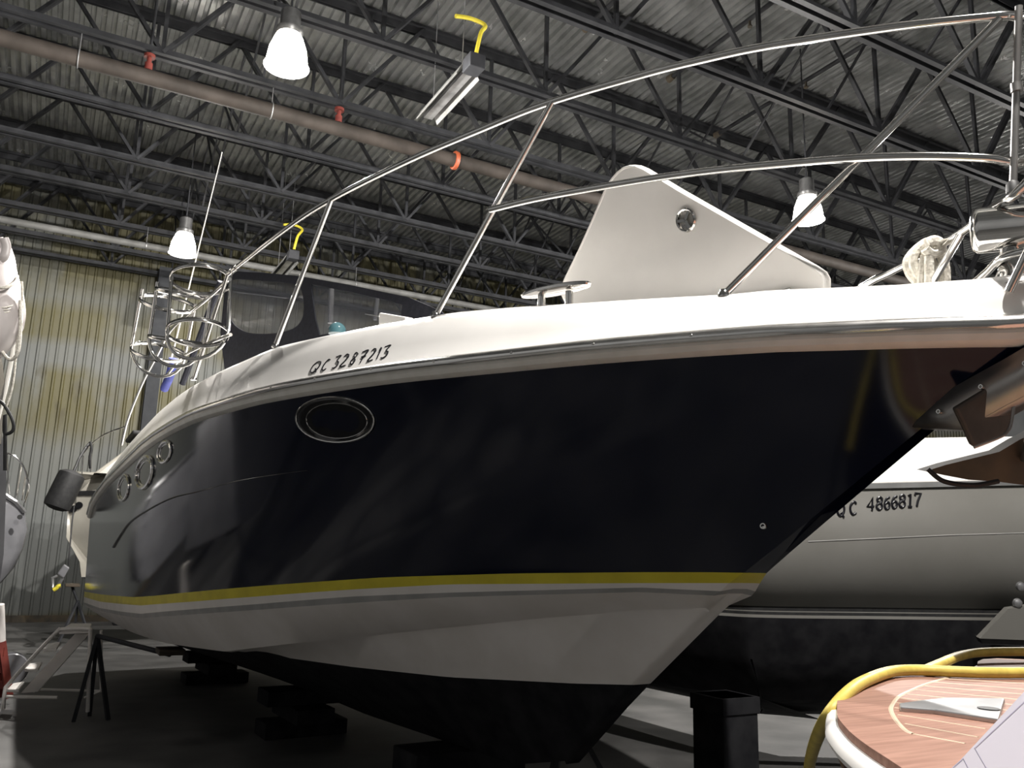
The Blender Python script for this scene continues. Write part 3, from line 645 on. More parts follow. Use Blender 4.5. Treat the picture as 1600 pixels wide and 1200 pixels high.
def addmesh(me, name, m_, parent, solid):
    o = bpy.data.objects.new(name, me); COL.objects.link(o); me.materials.append(M[m_]); o.parent = parent; o.matrix_parent_inverse = Matrix.Translation(parent.location).inverted()
    md = o.modifiers.new('s', 'SOLIDIFY'); md.thickness = solid; md.offset = 0; return o
def smpoly(l): 
    pts = [np.array((*p, 0.)) for p in l]; pts = pts[-1:]+pts+pts[:2]; out = sm(pts, 4); return [(q[0], q[1]) for q in out[4:-5]]
w1 = smpoly(win1); w2 = win2
addmesh(fillpoly(otl, [w1, w2]), 'side_canvas', 'canvas', cv, .01)
addmesh(fillpoly(w1, []), 'clear_window', 'vinyl', cv, .003); addmesh(fillpoly(w2, []), 'clear_window', 'vinyl', cv, .003)
# the far side and the top edge give it depth
addmesh(fillpoly([(x, y) for x, y in otl], [w1, w2], WC), 'far_side_canvas', 'canvas', cv, .01).location = tuple(-BN*2*WC)
tpa = [onS(x, y) for x, y in otl[:6]]; tb = MB(); tb.strip([tpa, [p-BN*.5+np.array((0, 0, .012)) for p in tpa], [p-BN*1.7+np.array((0, 0, .012)) for p in tpa], [p-BN*2*WC for p in tpa]])
MB().tube([onS(518, 452, WC-.1), onS(516, 505, WC-.1)], .018, 8).build('frame_tube', 'alu', cv)
MB().tube([onS(590, 466, WC-.1), onS(586, 500, WC-.1)], .012, 8).build('frame_tube', 'alu', cv)
MB().tube([onS(365, 456, WC-.05), onS(448, 466, WC-.05)], .004, 6).build('window_zip', 'alu', cv)
MB().tube(sm([onS(345, 440, WC-.2), onS(322, 500, WC-.2), onS(300, 560, WC-.2), onS(285, 600, WC-.2)]), .03, 8).build('canvas_strap', 'canvas', cv)
# fender baskets
def basket(cxt, cyt, cxb, cyb, hw, drop, lab, wout):
    s0 = solve([(cxt, cyt)], lambda q: fS(q)+wout, 0)[0][0]; w_ = float(fS(s0))+wout
    ct = onW(cxt, cyt, w_); cb = ct+np.array((0, 0, bf(onW(cxb, cyb, w_))[2]-ct[2])); off = onW(cxb, cyb, w_)-cb
    cb = onW(cxb, cyb, w_)
    vdir = (cb-ct); vl = np.linalg.norm(vdir); vdir /= vl
    d_ = float((ct-EYE)@CF); R_ = hw*d_/F
    side = CR-(CR@vdir)*vdir; side /= np.linalg.norm(side); fwd = np.cross(vdir, side)
    t = thing('fender_basket', lab, 'fender basket', ct, 'fender baskets')
    for k, sd in enumerate((side,)):
        u = [ct+sd*(-R_)-vdir*.06, cb-sd*R_] + [cb+sd*(-R_*math.cos(a))+vdir*(R_*.95*math.sin(a)) for a in np.linspace(.15, math.pi-.15, 12)] + [cb+sd*R_, ct+sd*R_-vdir*.06]
        MB().tube(u, .0135, 10).build('basket_loop', 'chrome', t)
    for c_ in (ct, cb):
        a_ = np.linspace(0, 2*math.pi, 41); MB().strip([[c_+(side*math.cos(q)+fwd*math.sin(q))*R_*.99-vdir*h for q in a_] for h in (-.016, .016)]).build('basket_hoop', 'chrome', t, solid=.003)
basket(314, 437, 309, 520, 46, 0, 'steel fender basket nearest the bow, right of the three', .02)
basket(287, 459, 276, 532, 43, 0, 'middle one of the three steel fender baskets', .04)
basket(262, 474, 247, 550, 42, 0, 'steel fender basket farthest aft, left of the three', .06)
# antenna and blue roll
tag(MB().tube([onW(347, 238, 1.2), onW(300, 430, 1.2), onW(258, 600, 1.2)], [.004, .007, .011], 8).build('radio_antenna', 'rubwhite'), 'thin white whip antenna rising from the navy cruiser side deck', 'antenna')
bq = [onW(271, 560, 1.25), onW(266, 585, 1.25), onW(257, 607, 1.25)]
tag(MB().tube(sm(bq), [.03]*4+[.05]*10+[.03]*3 if False else .045, 12).build('rolled_cover', 'blue'), 'rolled blue cover on the side deck below the fender baskets', 'cover')

# anchor held at the bow roller
an = thing('anchor', 'dark weathered plough anchor hanging under the bow', 'anchor', onD(1560, 680, 2.6))
def plate_px(px, d, th, nm, m_, par, tilt=0.):
    c0 = onD(px[0][0], px[0][1], d); poly = [onD(x, y, d+tilt*(x-px[0][0])/100) for x, y in px]; nn = np.cross(poly[1]-poly[0], poly[2]-poly[0]); return MB().plate(poly, nn, th).build(nm, m_, par, smooth=False, bevel=th*.4)
plate_px([(1489, 637), (1500, 659), (1516, 694), (1522, 699), (1560, 684), (1573, 675), (1581, 655), (1589, 590), (1589, 577), (1530, 612)], 2.62, .022, 'fluke', 'galv_dark', an, .05)
rim = [onD(x, y, 2.60) for x, y in [(1522, 699), (1560, 684), (1573, 675), (1581, 655), (1590, 577)]]
MB().tube(sm(rim, 5), .005, 6).build('fluke_rim', 'stainless_dull', an)
pl = [(1436, 738), (1468, 728), (1550, 708), (1580, 690), (1640, 660), (1650, 762), (1600, 761), (1548, 754), (1502, 751), (1465, 744)]
front = [onD(x, y, 2.75) for x, y in pl]; back = [onD(x+6, y-6, 2.85) for x, y in pl]
MB().plate([(a+b_)/2 for a, b_ in zip(front, back)], np.cross(front[2]-front[0], front[8]-front[0]), .06).build('plough_blade', 'rusty', an, smooth=True, bevel=.02)
MB().tube(sm([onD(1650, 560, 2.7), onD(1625, 600, 2.7), onD(1612, 660, 2.72), onD(1600, 720, 2.75)]), .022, 10, flat=.5).build('shank', 'galv_dark', an)
MB().tube(sm([onD(1450, 733, 2.74), (onD(1475, 752, 2.72)), onD(1520, 758, 2.7), onD(1560, 752, 2.7)]), .008, 8).build('tip_cord', 'black', an)

# supports of the big boat
def stand(base, head, lab, mid=None, spr=.3):
    base = np.array(base, float); head = np.array(head, float); t = thing('boat_stand', lab, 'boat stand', base, 'boat stands')
    mid_ = base*.8+head*.2; mid_[2] = head[2]*.72
    if mid is not None: mid_ = np.array(mid, float)
    for a in (90, 210, 330):
        f_ = base+np.array((math.cos(math.radians(a))*spr, math.sin(math.radians(a))*spr, .0)); MB().bar(f_, mid_, .035, .035).build('leg', 'steel', t, smooth=False)
    MB().tube([mid_*1.0, head-np.array((0, 0, .06))], .022, 10).build('screw_post', 'steel', t)
    MB().box(head-np.array((0, 0, .03)), (.22, .3, .05)).build('pad', 'wood', t, smooth=False, bevel=.01)
p1 = onD(147, 1118, 8.0); p1[2] = 0
for s, sd, lab in ((8.4, 1, 'dark tripod boat stand behind the white steps, under the navy cruiser'), (8.4, -1, 'tripod boat stand under the far aft side of the navy hull'), (3.9, -1, 'tripod boat stand under the far forward side of the navy hull')):
    w_ = float(fC(s))*.85; kz = zK(s); zc_ = kz+(zW(s)-kz)*.82
    if sd > 0: stand((*onD(143, 1110, 8.0)[:2], 0), P(7.0, 1.12, zK(7)+(zW(7)-zK(7))*.8), lab, onD(153, 985, 8.0)-np.array((0, 0, .05)), .17)
    else: stand(P(s, (w_+.35)*sd, 0), P(s, (w_-.02)*sd, zc_), lab)
for s, lab in ((3.6, 'dark timber block stack under the forward keel'), (6.6, 'dark timber block stack under the middle of the keel'), (10, 'dark timber block stack under the aft keel')):
    t = thing('keel_block', lab, 'block', P(s, 0, 0), 'keel blocks')
    h = zK(s)-.004; nb = 3
    for k in range(nb):
        ax_ = (BD, BN, np.array((0, 0, 1.))) if k % 2 else (BN, BD, np.array((0, 0, 1.)))
        MB().box(P(s, 0, h*(k+.5)/nb), (.75, .34, h/nb-.004), ax_).build('timber', 'antifoul', t, smooth=False, bevel=.008)

# ------------------------------------------------------------------ white neighbour at the right
nb = thing('white_cabin_boat', 'white boat with black pinstripes and black bottom behind the navy bow', 'boat', onD(1400, 900, 7))
DN = 6.3
ax0 = onD(1150, 880, DN); ax0[2] = 0; axr = onD(1600, 892, DN); axr[2] = 0
nd = axr-ax0; nL = np.linalg.norm(nd); nd /= nL; nn = np.cross((0, 0, 1.), nd); nn = nn if nn@(-CF) < 0 else -nn       # nn points away from the viewer
# plan curve of the near side from stern (deep) round the shoulder to the bow
bowx = nL*1.35
def nplan(off_in):                      # list of xy points of the near side, moved inboard by off_in
    pts = [ax0-nd*.25+np.array((0, 7.0, 0)), ax0-nd*.3+np.array((0, 4, 0)), ax0-nd*.25+np.array((0, 1.6, 0)), ax0+nd*.0+np.array((0, .35, 0)), ax0+nd*.25+nn*.02, ax0+nd*nL*.5, ax0+nd*nL, ax0+nd*bowx+nn*.12, ax0+nd*(bowx+.5)+nn*.6]
    pts = sm(pts, 8); out = []
    for i, p in enumerate(pts):
        a = pts[max(i-1, 0)]; b_ = pts[min(i+1, len(pts)-1)]; t_ = b_-a; t_ /= np.linalg.norm(t_); inn = np.array((-t_[1], t_[0], 0)); out.append((p+inn*off_in, i/(len(pts)-1)))
    return out
def zpx(y, x): return onD(x, y, DN)[2]
zr = [zpx(768, 1350), zpx(752, 1600)]; zs_ = [zpx(947, 1150), zpx(952, 1600)]
def lerp_u(p, z2):
    u = np.clip(((p-ax0)@nd)/nL, -.6, 1.4); return z2[0]+(z2[1]-z2[0])*u
def nrow(off, z2, dz=0): return [np.array((p[0], p[1], lerp_u(p, z2)+dz)) for p, _ in nplan(off)]
def npart(nm, m_, rows, **k): return MB().strip(rows).build(nm, m_, nb, **k)
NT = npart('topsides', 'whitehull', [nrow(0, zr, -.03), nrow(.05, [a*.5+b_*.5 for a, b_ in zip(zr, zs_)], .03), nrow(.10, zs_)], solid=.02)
npart('rub_rail', 'chrome', [nrow(-.0, zr, -.03), nrow(-.03, zr, -.02), nrow(-.03, zr, .02), nrow(0, zr, .03)])
npart('deck_coaming', 'white', [nrow(0, zr, .03), nrow(.12, zr, .14), nrow(.35, zr, .36), nrow(.6, zr, .44), nrow(2.2, zr, .5)])
npart('pinstripe', 'black', [nrow(.10, zs_, 0), nrow(.103, zs_, -.034)])
npart('stripe_gap', 'whitehull', [nrow(.103, zs_, -.034), nrow(.104, zs_, -.042)])
npart('pinstripe', 'black', [nrow(.104, zs_, -.042), nrow(.106, zs_, -.064)])
npart('stripe_gap', 'whitehull', [nrow(.106, zs_, -.064), nrow(.107, zs_, -.086)])
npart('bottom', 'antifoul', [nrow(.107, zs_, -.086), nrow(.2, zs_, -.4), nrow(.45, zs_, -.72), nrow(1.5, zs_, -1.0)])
# white forefoot panel at the bow with fittings
fq = [onD(x, y, DN-.13) for x, y in ((1572, 950), (1640, 940), (1640, 1000), (1528, 996))]
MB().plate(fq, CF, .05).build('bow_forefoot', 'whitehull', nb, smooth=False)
MB().plate([onD(x, y, DN-.10) for x, y in ((1526, 994), (1640, 998), (1640, 1012), (1532, 1004))], CF, .06).build('forefoot_edge', 'black', nb, smooth=False)
for x, y in ((1594, 916), (1589, 942)): MB().lathe(onD(x, y, DN-.14), -CF, [(0, .035), (.02, .03), (.03, .015)], 16).build('hull_fitting', 'alu', nb)
NBV = bvh(NT)
MB().tube([cast(NBV, x, y, .011) for x, y in ((1262, 846), (1306, 844), (1350, 842), (1415, 839), (1480, 836), (1550, 834), (1620, 832))], .005, 6).build('moulded_line', 'grey_stripe', nb)
D2 = {'4': [[(.6, 0), (.6, 1), (.0, .3), (.85, .3)]], '8': G['8'] and [[(.4, 1), (.7, .85), (.65, .6), (.2, .45), (.05, .2), (.4, 0), (.75, .2), (.65, .45), (.15, .65), (.15, .88), (.4, 1)]],
      '6': [[(.7, .95), (.3, .8), (.08, .35), (.3, .0), (.65, .1), (.72, .38), (.45, .55), (.12, .4)]], '1': [[(.2, .85), (.45, 1), (.45, 0)], [(.2, 0), (.7, 0)]], '7': [[(.05, .85), (.08, 1), (.8, 1), (.45, .4), (.35, 0)]],
      'C': [[(.8, .85), (.5, 1), (.1, .7), (.1, .3), (.45, 0), (.85, .15)]], 'Q': [[(.5, 1), (.1, .7), (.1, .3), (.5, 0), (.9, .3), (.9, .7), (.5, 1)], [(.55, .25), (.95, -.1)]]}
xt = 1318
for ch, x0, y0 in (('Q', 1306, 806), ('C', 1326, 803.5), ('4', 1354, 797), ('8', 1367.5, 796), ('6', 1379.5, 795), ('6', 1391, 793.5), ('8', 1403, 792.5), ('1', 1415, 791.5), ('7', 1427, 790.5)):
    o = MB()
    for stk in D2[ch]:
        pts = [cast(NBV, x0+u*12+v_*1.0, y0-v_*20, .013) for u, v_ in stk]; o.tube(sm(pts, 3) if ch in 'QC68' else pts, .009, 6, flat=1)
    o.build('registration_character', 'letter', nb)
pb = onD(1132, 1085, 5.6)
t = thing('support_post', 'dark blocky support under the white boat, right of the navy keel', 'support', (pb[0], pb[1], 0))
t.location = (pb[0], pb[1], 0)
MB().box((pb[0], pb[1], pb[2]/2), (.3, .3, pb[2])).build('post', 'antifoul', t, smooth=False, bevel=.01); MB().box((pb[0], pb[1], pb[2]-.05), (.32, .32, .1)).build('cap', 'antifoul', t, smooth=False)

# ------------------------------------------------------------------ cream boat behind the stern at the left
YC = 15.2
cb = thing('cream_cabin_boat', 'cream cabin boat with black rub rail behind the navy cruiser stern', 'boat', onY(150, 850, YC))
def cz(y): return onY(150, y, YC)[2]
xl = onY(106, 800, YC)[0]
def crow(x_in, yin, z0, z1, bulge=0.):  # bow at -X: half plan from the bow tip
    out = []
    for t_ in np.linspace(0, 1, 16):
        X = xl+x_in+t_*6.5; y = YC+1.25-1.25*(1-(1-min(1, t_*2.0))**2.2)+yin; out.append(np.array((X, y, z0+(z1-z0)*t_)))
    return out
ca = [crow(.0, 0, cz(770), cz(752)), crow(.05, .05, cz(840), cz(835)), crow(.3, .12, cz(880), cz(880)), crow(.35, .25, cz(905), cz(907)), crow(.8, 1.0, cz(930), cz(930))]
def flip(r): return [np.array((p[0], 2*(YC+1.25)-p[1], p[2])) for p in r]
def cpart(nm, m_, rows):
    b_ = MB(); b_.strip(rows); b_.strip([flip(r) for r in rows]); return b_.build(nm, m_, cb)
cpart('topsides', 'cream', ca[:4]); cpart('bottom', 'antifoul', ca[3:])
def sh(r, dy, dz): return [p+np.array((0, dy, dz)) for p in r]
cpart('rub_rail', 'black', [sh(ca[0], 0, 0), sh(ca[0], -.05, .0), sh(ca[0], -.05, .07), sh(ca[0], 0, .08)])
cpart('deck', 'cream', [sh(ca[0], 0, .08), sh(ca[0], .12, .26), sh(ca[0], .4, .36)]+[[np.array((p[0], YC+1.25, p[2]+.42)) for p in ca[0]]])
for x, y in ((117.5, 792), (127, 786)):
    q = onY(x, y, YC+.2); q[1] = YC+1.25-1.25*(1-(1-min(1, (q[0]-xl)/6.5*2.0))**2.2)-.0
    MB().lathe(q, (-.35, -1, 0), [(-.01, .06), (.02, .06), (.02, .045)], 16).build('portlight', 'black_gloss', cb)
# cabin
xc0 = onY(152, 700, YC+.6)[0]; zc0 = cz(735); zc1 = cz(664)
MB().add([(xc0, YC+.5, zc0), (xc0+5, YC+.3, zc0), (xc0+5, YC+.4, zc1), (xc0+.75, YC+.6, zc1), (xc0, YC+2, zc0), (xc0+5, YC+2.2, zc0), (xc0+5, YC+2.1, zc1), (xc0+.75, YC+1.9, zc1)],
         [(0, 1, 2, 3), (4, 7, 6, 5), (0, 3, 7, 4), (3, 2, 6, 7), (1, 5, 6, 2)]).build('cabin', 'cream', cb, smooth=False, bevel=.05)
MB().plate([(xc0+.35, YC+.49, zc0+.15), (xc0+3, YC+.42, zc0+.15), (xc0+3, YC+.45, zc1-.12), (xc0+.82, YC+.54, zc1-.12)], (0, 1, .1), .03).build('cabin_window', 'black_gloss', cb, smooth=False)
MB().plate([(xc0+.5, YC+.5, zc1), (xc0+5, YC+.35, zc1), (xc0+5, YC+2, zc1), (xc0+.5, YC+1.9, zc1)], (0, 0, 1), .08).build('cabin_roof', 'black', cb, smooth=False, bevel=.03)
MB().tube(sm([onY(x, y, YC+.3) for x, y in ((113, 738), (122, 720), (140, 697), (165, 678), (200, 665))], 5), .012, 8).build('pulpit_rail', 'chrome', cb)
for a, b_ in (((128, 740), (130, 712)), ((142, 738), (143, 694))): MB().tube([onY(*a, YC+.3), onY(*b_, YC+.3)], .01, 8).build('pulpit_post', 'chrome', cb)
fe = thing('black_fender', 'fat black cylindrical fender hanging at the bow of the cream boat', 'fender', onY(100, 765, YC-.3))
a = onY(113, 741, YC-.3); b_ = onY(88, 792, YC-.3); ax_ = b_-a; Lf = np.linalg.norm(ax_); Rf = .2
MB().lathe(a, ax_, [(-.06, .03), (-.04, .12), (0, .19), (.05, Rf), (Lf-.06, Rf), (Lf-.0, .19), (Lf+.04, .1), (Lf+.05, .02)], 28).build('fender_body', 'black', fe)
MB().tube(sm([a-ax_/Lf*.04, onY(119, 728, YC-.2), onY(124, 716, YC), onY(134, 700, YC+.2), onY(141, 692, YC+.3)]), .022, 8).build('fender_rope', 'black', fe)
MB().tube(sm([onY(141, 690, YC+.2), onY(143, 702, YC+.2), onY(140, 715, YC+.2), onY(141, 732, YC+.25)]), .02, 8).build('fender_rope', 'black', fe)
gq = thing('hanging_grey_bag', 'small grey bag with yellow tie hanging below the cream boat bow', 'bag', onY(100, 900, YC-.1))
MB().plate([onY(x, y, YC-.1) for x, y in ((89, 897), (100, 881), (109, 887), (99, 904))], (0, 1, 0), .1).build('bag_body', 'greyhull', gq, smooth=False, bevel=.02)
MB().tube([onY(107, 884, YC-.1), onY(108, 868, YC-.1), onY(113, 812, YC+.1), onY(116, 790, YC+.35)], .012, 6).build('bag_cord', 'black', gq)
MB().tube([onY(x, y, YC-.1) for x, y in ((90, 900), (82, 903), (82, 918), (87, 922), (98, 903))], .025, 8).build('bag_strap', 'alu', gq)
MB().tube(sm([onY(x, y, YC-.12) for x, y in ((83, 922), (88, 919), (91, 916), (95, 915))], 4), .055, 10, flat=.6).build('yellow_tie', 'yellow', gq)
q0 = onY(110, 975, YC); q0[2] = 0
stand((onZ(110, 976, .15)[0], YC+.7, 0), (onY(114, 912, YC+.7)[0], YC+.9, cz(915)), 'thin dark boat stand under the cream boat bow')

# ------------------------------------------------------------------ things at the left edge
dg = thing('inflatable_dinghy', 'pale grey inflatable dinghy bow hung at the left edge', 'dinghy', onD(-20, 470, 6))
pth = sm([onD(-2, 372, 6.2), onD(4, 395, 6.2), onD(-4, 425, 6.1), onD(-10, 460, 6.0), onD(-16, 495, 5.9), onD(-40, 525, 5.8), onD(-90, 545, 5.8), onD(-160, 550, 5.8), onD(-340, 545, 5.9), onD(-560, 540, 6.0)], 6)
rd = np.interp(np.linspace(0, 9, len(pth)), [0, 1, 2, 3, 4, 5, 6, 7, 8, 9], [.03, .07, .13, .19, .22, .22, .22, .22, .22, .16])
MB().tube(pth, list(rd), 24).build('air_tube', 'pvc', dg)
MB().tube([p+np.array((.0, -.0, 0)) for p in sm([onD(-20, 450, 5.78), onD(8, 449, 5.8), onD(24, 441, 5.9), onD(27, 432, 6.1)])], .012, 8).build('lifting_line', 'rope', dg)
for yy in (478, 482, 486): MB().tube(sm([onD(-20, yy+4, 5.76), onD(10, yy+2, 5.78), onD(30, yy-6, 5.95)]), .004, 6).build('seam_tape', 'rope', dg)
MB().tube(sm([onD(6, 372, 6.0), onD(10, 385, 6.0), onD(7, 400, 5.98), onD(0, 405, 5.98)]), .03, 8, flat=.4).build('bow_patch', 'pvc', dg)
MB().tube(sm([onD(32, 470, 5.9), onD(32, 510, 5.85), onD(29, 545, 5.8), (onD(22, 560, 5.8)), onD(12, 560, 5.8), onD(0, 545, 5.8), onD(-10, 530, 5.8)]), .012, 8).build('grab_line', 'rope', dg)
MB().tube(sm([onD(34, 440, 5.95), onD(35, 490, 5.9), onD(27, 535, 5.9), onD(20, 600, 5.9), onD(8, 640, 5.9)]), .008, 8).build('hanging_line', 'rope', dg)
# boat carrying the dinghy
lb = thing('left_edge_boat', 'dark hulled boat with cream upper works cut off by left edge', 'boat', onD(-60, 800, 6.4))
def lp(px, d): return [onD(x, y, d) for x, y in px]
MB().plate(lp(((-620, 575), (0, 555), (5, 580), (7, 612), (5, 650), (2, 690), (-720, 690)), 6.8), ray(5, 650), 1.3).build('cabin_side', 'cream', lb, bevel=.05)
MB().plate(lp(((-800, 690), (2, 688), (9, 705), (10, 760), (6, 860), (-4, 930), (-120, 975), (-780, 985)), 6.9), ray(8, 800), 1.5).build('topsides', 'greyhull', lb, bevel=.08)
MB().tube(sm([onD(26, 520, 6), onD(18, 560, 6), onD(9, 605, 6), onD(0, 640, 6), onD(-10, 680, 6)]), .016, 8).build('davit_tube', 'rubwhite', lb)
MB().tube([onD(14, 520, 6.2), onD(-20, 590, 6.2)], .008, 6).build('davit_wire', 'alu', lb)
tag(MB().tube(sm([onD(-5, 625, 5.9), onD(6, 632, 5.9), onD(19, 655, 5.9), onD(21, 670, 5.9), onD(14, 677, 5.9), onD(7, 675, 5.9), onD(8, 650, 5.9), onD(8, 735, 5.9)]), .012, 8).build('black_cable', 'black'), 'black cable loop hanging over the left edge boat', 'cable')
# small grey boat farther back with thin pulpit
YS = 12.6
sb = thing('small_grey_boat', 'small grey boat bow with thin pulpit at the left, before the stained wall', 'boat', onY(0, 860, YS))
def srow(off, pts): return [onY(x, y, YS+off*0) + np.array((0, off*(1-i/(len(pts)-1)), 0)) for i, (x, y) in enumerate(pts)]
sa_ = [[(-420, 758), (-120, 760), (-40, 764), (5, 772), (25, 785), (38, 800)], [(-420, 800), (-120, 800), (-40, 805), (8, 812), (30, 820), (42, 828)], [(-420, 850), (-120, 850), (-50, 855), (0, 862), (22, 862), (34, 858)], [(-420, 900), (-120, 900), (-60, 905), (-10, 905), (8, 900), (20, 888)], [(-420, 930), (-120, 930), (-70, 935), (-30, 930), (-12, 922), (0, 912)]]
rn = [srow(-.4, r) for r in sa_]; rfx = [[p*np.array((1, 0, 1))+np.array((0, 2*(YS+.45)-p[1], 0)) for p in r] for r in rn]
b1 = MB(); b1.strip(rn); b1.strip(rfx); b1.strip([[r[-1] for r in rn], [r[-1] for r in rfx]]); b1.strip([rn[0], rfx[0]]); b1.build('hull', 'greyhull', sb)
MB().tube([p+np.array((0, -.03, 0)) for p in rn[0]], .03, 8).build('rub_rail', 'alu', sb)
MB().tube(sm([onY(x, y, YS) for x, y in ((8, 708), (22, 712), (36, 728), (43, 748), (44, 766), (38, 786))], 6), .012, 8).build('pulpit_rail', 'chrome', sb)
for a, b_ in (((34, 725), (26, 775)), ((11, 710), (14, 772)), ((40, 745), (34, 782))): MB().tube([onY(*a, YS), onY(*b_, YS)], .009, 8).build('pulpit_post', 'chrome', sb)
MB().lathe(onY(31, 808, YS-.25), (0, -1, 0), [(0, .03), (.02, .03)], 12).build('hull_fitting', 'black', sb)
stand((onY(-40, 900, YS)[0], YS+.45, 0), (onY(-40, 900, YS)[0], YS+.4, onY(-40, 925, YS)[2]), 'boat stand under the small grey boat at the left edge')
stand((onD(-60, 900, 6.5)[0], onD(-60, 900, 6.5)[1], 0), (*onD(-60, 900, 6.5)[:2], onD(-60, 950, 6.5)[2]), 'boat stand under the dark boat cut by the left edge')

# boarding steps
st = thing('boarding_steps', 'small white moulded boarding steps on the concrete floor at the left', 'steps', (onZ(70, 1105, 0)))
dn, df = 7.95, 8.35
def zfix(p, z): p = np.array(p); p[2] = z; return p
A1 = onD(5, 1106, dn); A1[2] = 0.0
def fr(px, d, r, nm): return MB().tube(sm([onD(x, y, d) for x, y in px], 6), r, 10).build(nm, 'white_low', st)
fr([(5, 1108), (8, 1078), (14, 1068), (50, 1028), (90, 986), (98, 983), (138, 983), (141, 990), (139, 1060), (137, 1112)], dn, .018, 'side_frame')
fr([(52, 1080), (70, 1060), (100, 1024), (128, 992), (136, 984)], df, .018, 'side_frame')
def tread(a, b_, c_, e, th=.03): MB().plate([onD(*a, dn), onD(*b_, dn), onD(*c_, df), onD(*e, df)], (0, 0, 1), th).build('tread', 'white_low', st, smooth=False, bevel=.008)
tread((10, 1079), (30, 1079), (38, 1067), (20, 1070)); tread((38, 1047), (60, 1047), (66, 1036), (46, 1039)); tread((67, 1016), (88, 1016), (94, 1005), (74, 1008))
tread((92, 988), (140, 986), (143, 977), (110, 977), .04)
for k, (a, b_) in enumerate((((30, 1079), (128, 992)),)):
    MB().plate([onD(34, 1082, dn+.25), onD(60, 1080, dn+.25), onD(140, 990, dn+.25), onD(118, 990, dn+.25)], CF, .03).build('back_board', 'white_low', st, smooth=False)
fr([(10, 1088), (90, 1090)], dn, .016, 'base_bar'); fr([(50, 1077), (158, 1080)], df+.1, .014, 'base_bar'); fr([(158, 985), (158, 1080)], df+.1, .014, 'rear_leg'); fr([(158, 1080), (132, 1090)], df, .012, 'base_bar')
# red ladder, white post, grey motor at the very left
rl = thing('red_step_ladder', 'red step ladder cut off by the left edge of the photo', 'ladder', zfix(onD(0, 1085, 8.5), 0))
for a, b_ in (((-6, 990), (-2, 1090)), ((2, 1000), (14, 1090)), ((-30, 990), (-46, 1090))): MB().bar(onD(*a, 8.6), onD(*b_, 8.6), .05, .07).build('stile', 'red', rl, smooth=False)
for y in (1018, 1045, 1070): MB().bar(onD(-40, y, 8.6), onD(8, y, 8.6), .04, .08).build('step', 'red', rl, smooth=False)
mt = onD(17, 1045, 9.2)
og = thing('hose_reel', 'dark grey wheel shaped reel beside the red ladder', 'reel', zfix(mt, 0))
MB().lathe(mt, BD, [(-.1, .16), (-.08, .17), (-.08, .08), (.08, .08), (.08, .17), (.1, .16)], 24).build('reel_drum', 'greyhull', og)
MB().bar(mt, zfix(mt, .0), .05, .05).build('reel_stand', 'black', og, smooth=False)
wp = onD(-2, 1000, 7.5)
tag(MB().tube([onD(-4, 945, 7.5), onD(-2, 1002, 7.5)], .055, 14).build('white_fender', 'white_low'), 'white hanging fender at the extreme left edge, above the red ladder', 'fender')

# ------------------------------------------------------------------ varnished runabout at the lower right
ZW = 1.30
tipw = onZ(1308, 1112, ZW)
rb_ax = np.array((.30, -1.0, 0)); rb_ax /= np.linalg.norm(rb_ax)
e1 = onZ(1420, 1117, ZW); e2 = onZ(1560, 1139, ZW); rb_ax = (e2-e1)/np.linalg.norm(e2-e1); rb_n = np.array((-rb_ax[1], rb_ax[0], 0))
print('runabout', tipw, rb_ax)
rb = thing('wooden_runabout', 'varnished wooden runabout bow with caulked teak deck, lower right corner', 'boat', (*tipw[:2], 0))
far_px = [(1308, 1112), (1309, 1100), (1316, 1090), (1335, 1077), (1365, 1066), (1400, 1060), (1450, 1056), (1520, 1050), (1600, 1034)]
near_px = [(1308, 1112), (1309, 1125), (1314, 1134), (1330, 1152), (1355, 1172), (1385, 1192), (1420, 1215), (1500, 1262)]
fa = [onZ(x, y, ZW) for x, y in far_px]; ne = [onZ(x, y, ZW) for x, y in near_px]
print('far end', fa[-1], 'near end', ne[-1])
# extend both sides along the boat
fa.append(fa[-1]+rb_ax*1.2+rb_n*.05*0); ne.append(ne[-1]+rb_ax*2.0)
fas = sm(fa, 6); nes = sm(ne, 6)
outl = fas + list(reversed(nes[1:]))
def rbuild(nm, m_, mb, par=rb, **k): return mb.build(nm, m_, par, **k)
cen_r = sum(outl)/len(outl)
def outset(k, dz):
    out = []
    n4 = len(outl)
    for i, p in enumerate(outl):
        a = outl[i-1]; b_ = outl[(i+1) % n4]; t_ = b_-a; l = np.linalg.norm(t_); t_ = t_/l if l > 1e-9 else t_; nn_ = np.array((t_[1], -t_[0], 0))
        if nn_@(p-cen_r) < 0: nn_ = -nn_
        q = p+nn_*k; out.append(np.array((q[0], q[1], ZW+dz)))
    return out
rbuild('teak_deck', 'teak', MB().plate(outl, (0, 0, 1), .016), smooth=False)
rbuild('white_gunwale', 'white', MB().strip([outset(-.002, -.008), outset(.012, -.010), outset(.022, -.02), outset(.025, -.030), outset(.020, -.042), outset(.008, -.044)], True))
rbuild('topsides', 'mahogany', MB().strip([outset(.012, -.043), outset(.0, -.08), outset(-.015, -.12)], True))
rbuild('lower_hull', 'black_gloss', MB().strip([outset(-.015, -.12), outset(-.06, -.35), outset(-.25, -.6)], True))
DZ = .0105
def cline(px, r=.0028, close=False):
    pts = sm([onZ(x, y, ZW+.008) for x, y in px], 5) if len(px) > 2 else [onZ(x, y, ZW+.008) for x, y in px]
    rbuild('caulk_line', 'caulk', MB().tube(pts, r, 6, flat=.5))
cline([(1530, 1048), (1486, 1058), (1450, 1068), (1425, 1078), (1405, 1088), (1396, 1098), (1392, 1107), (1395, 1117), (1403, 1129), (1416, 1142), (1427, 1147)], .0048)
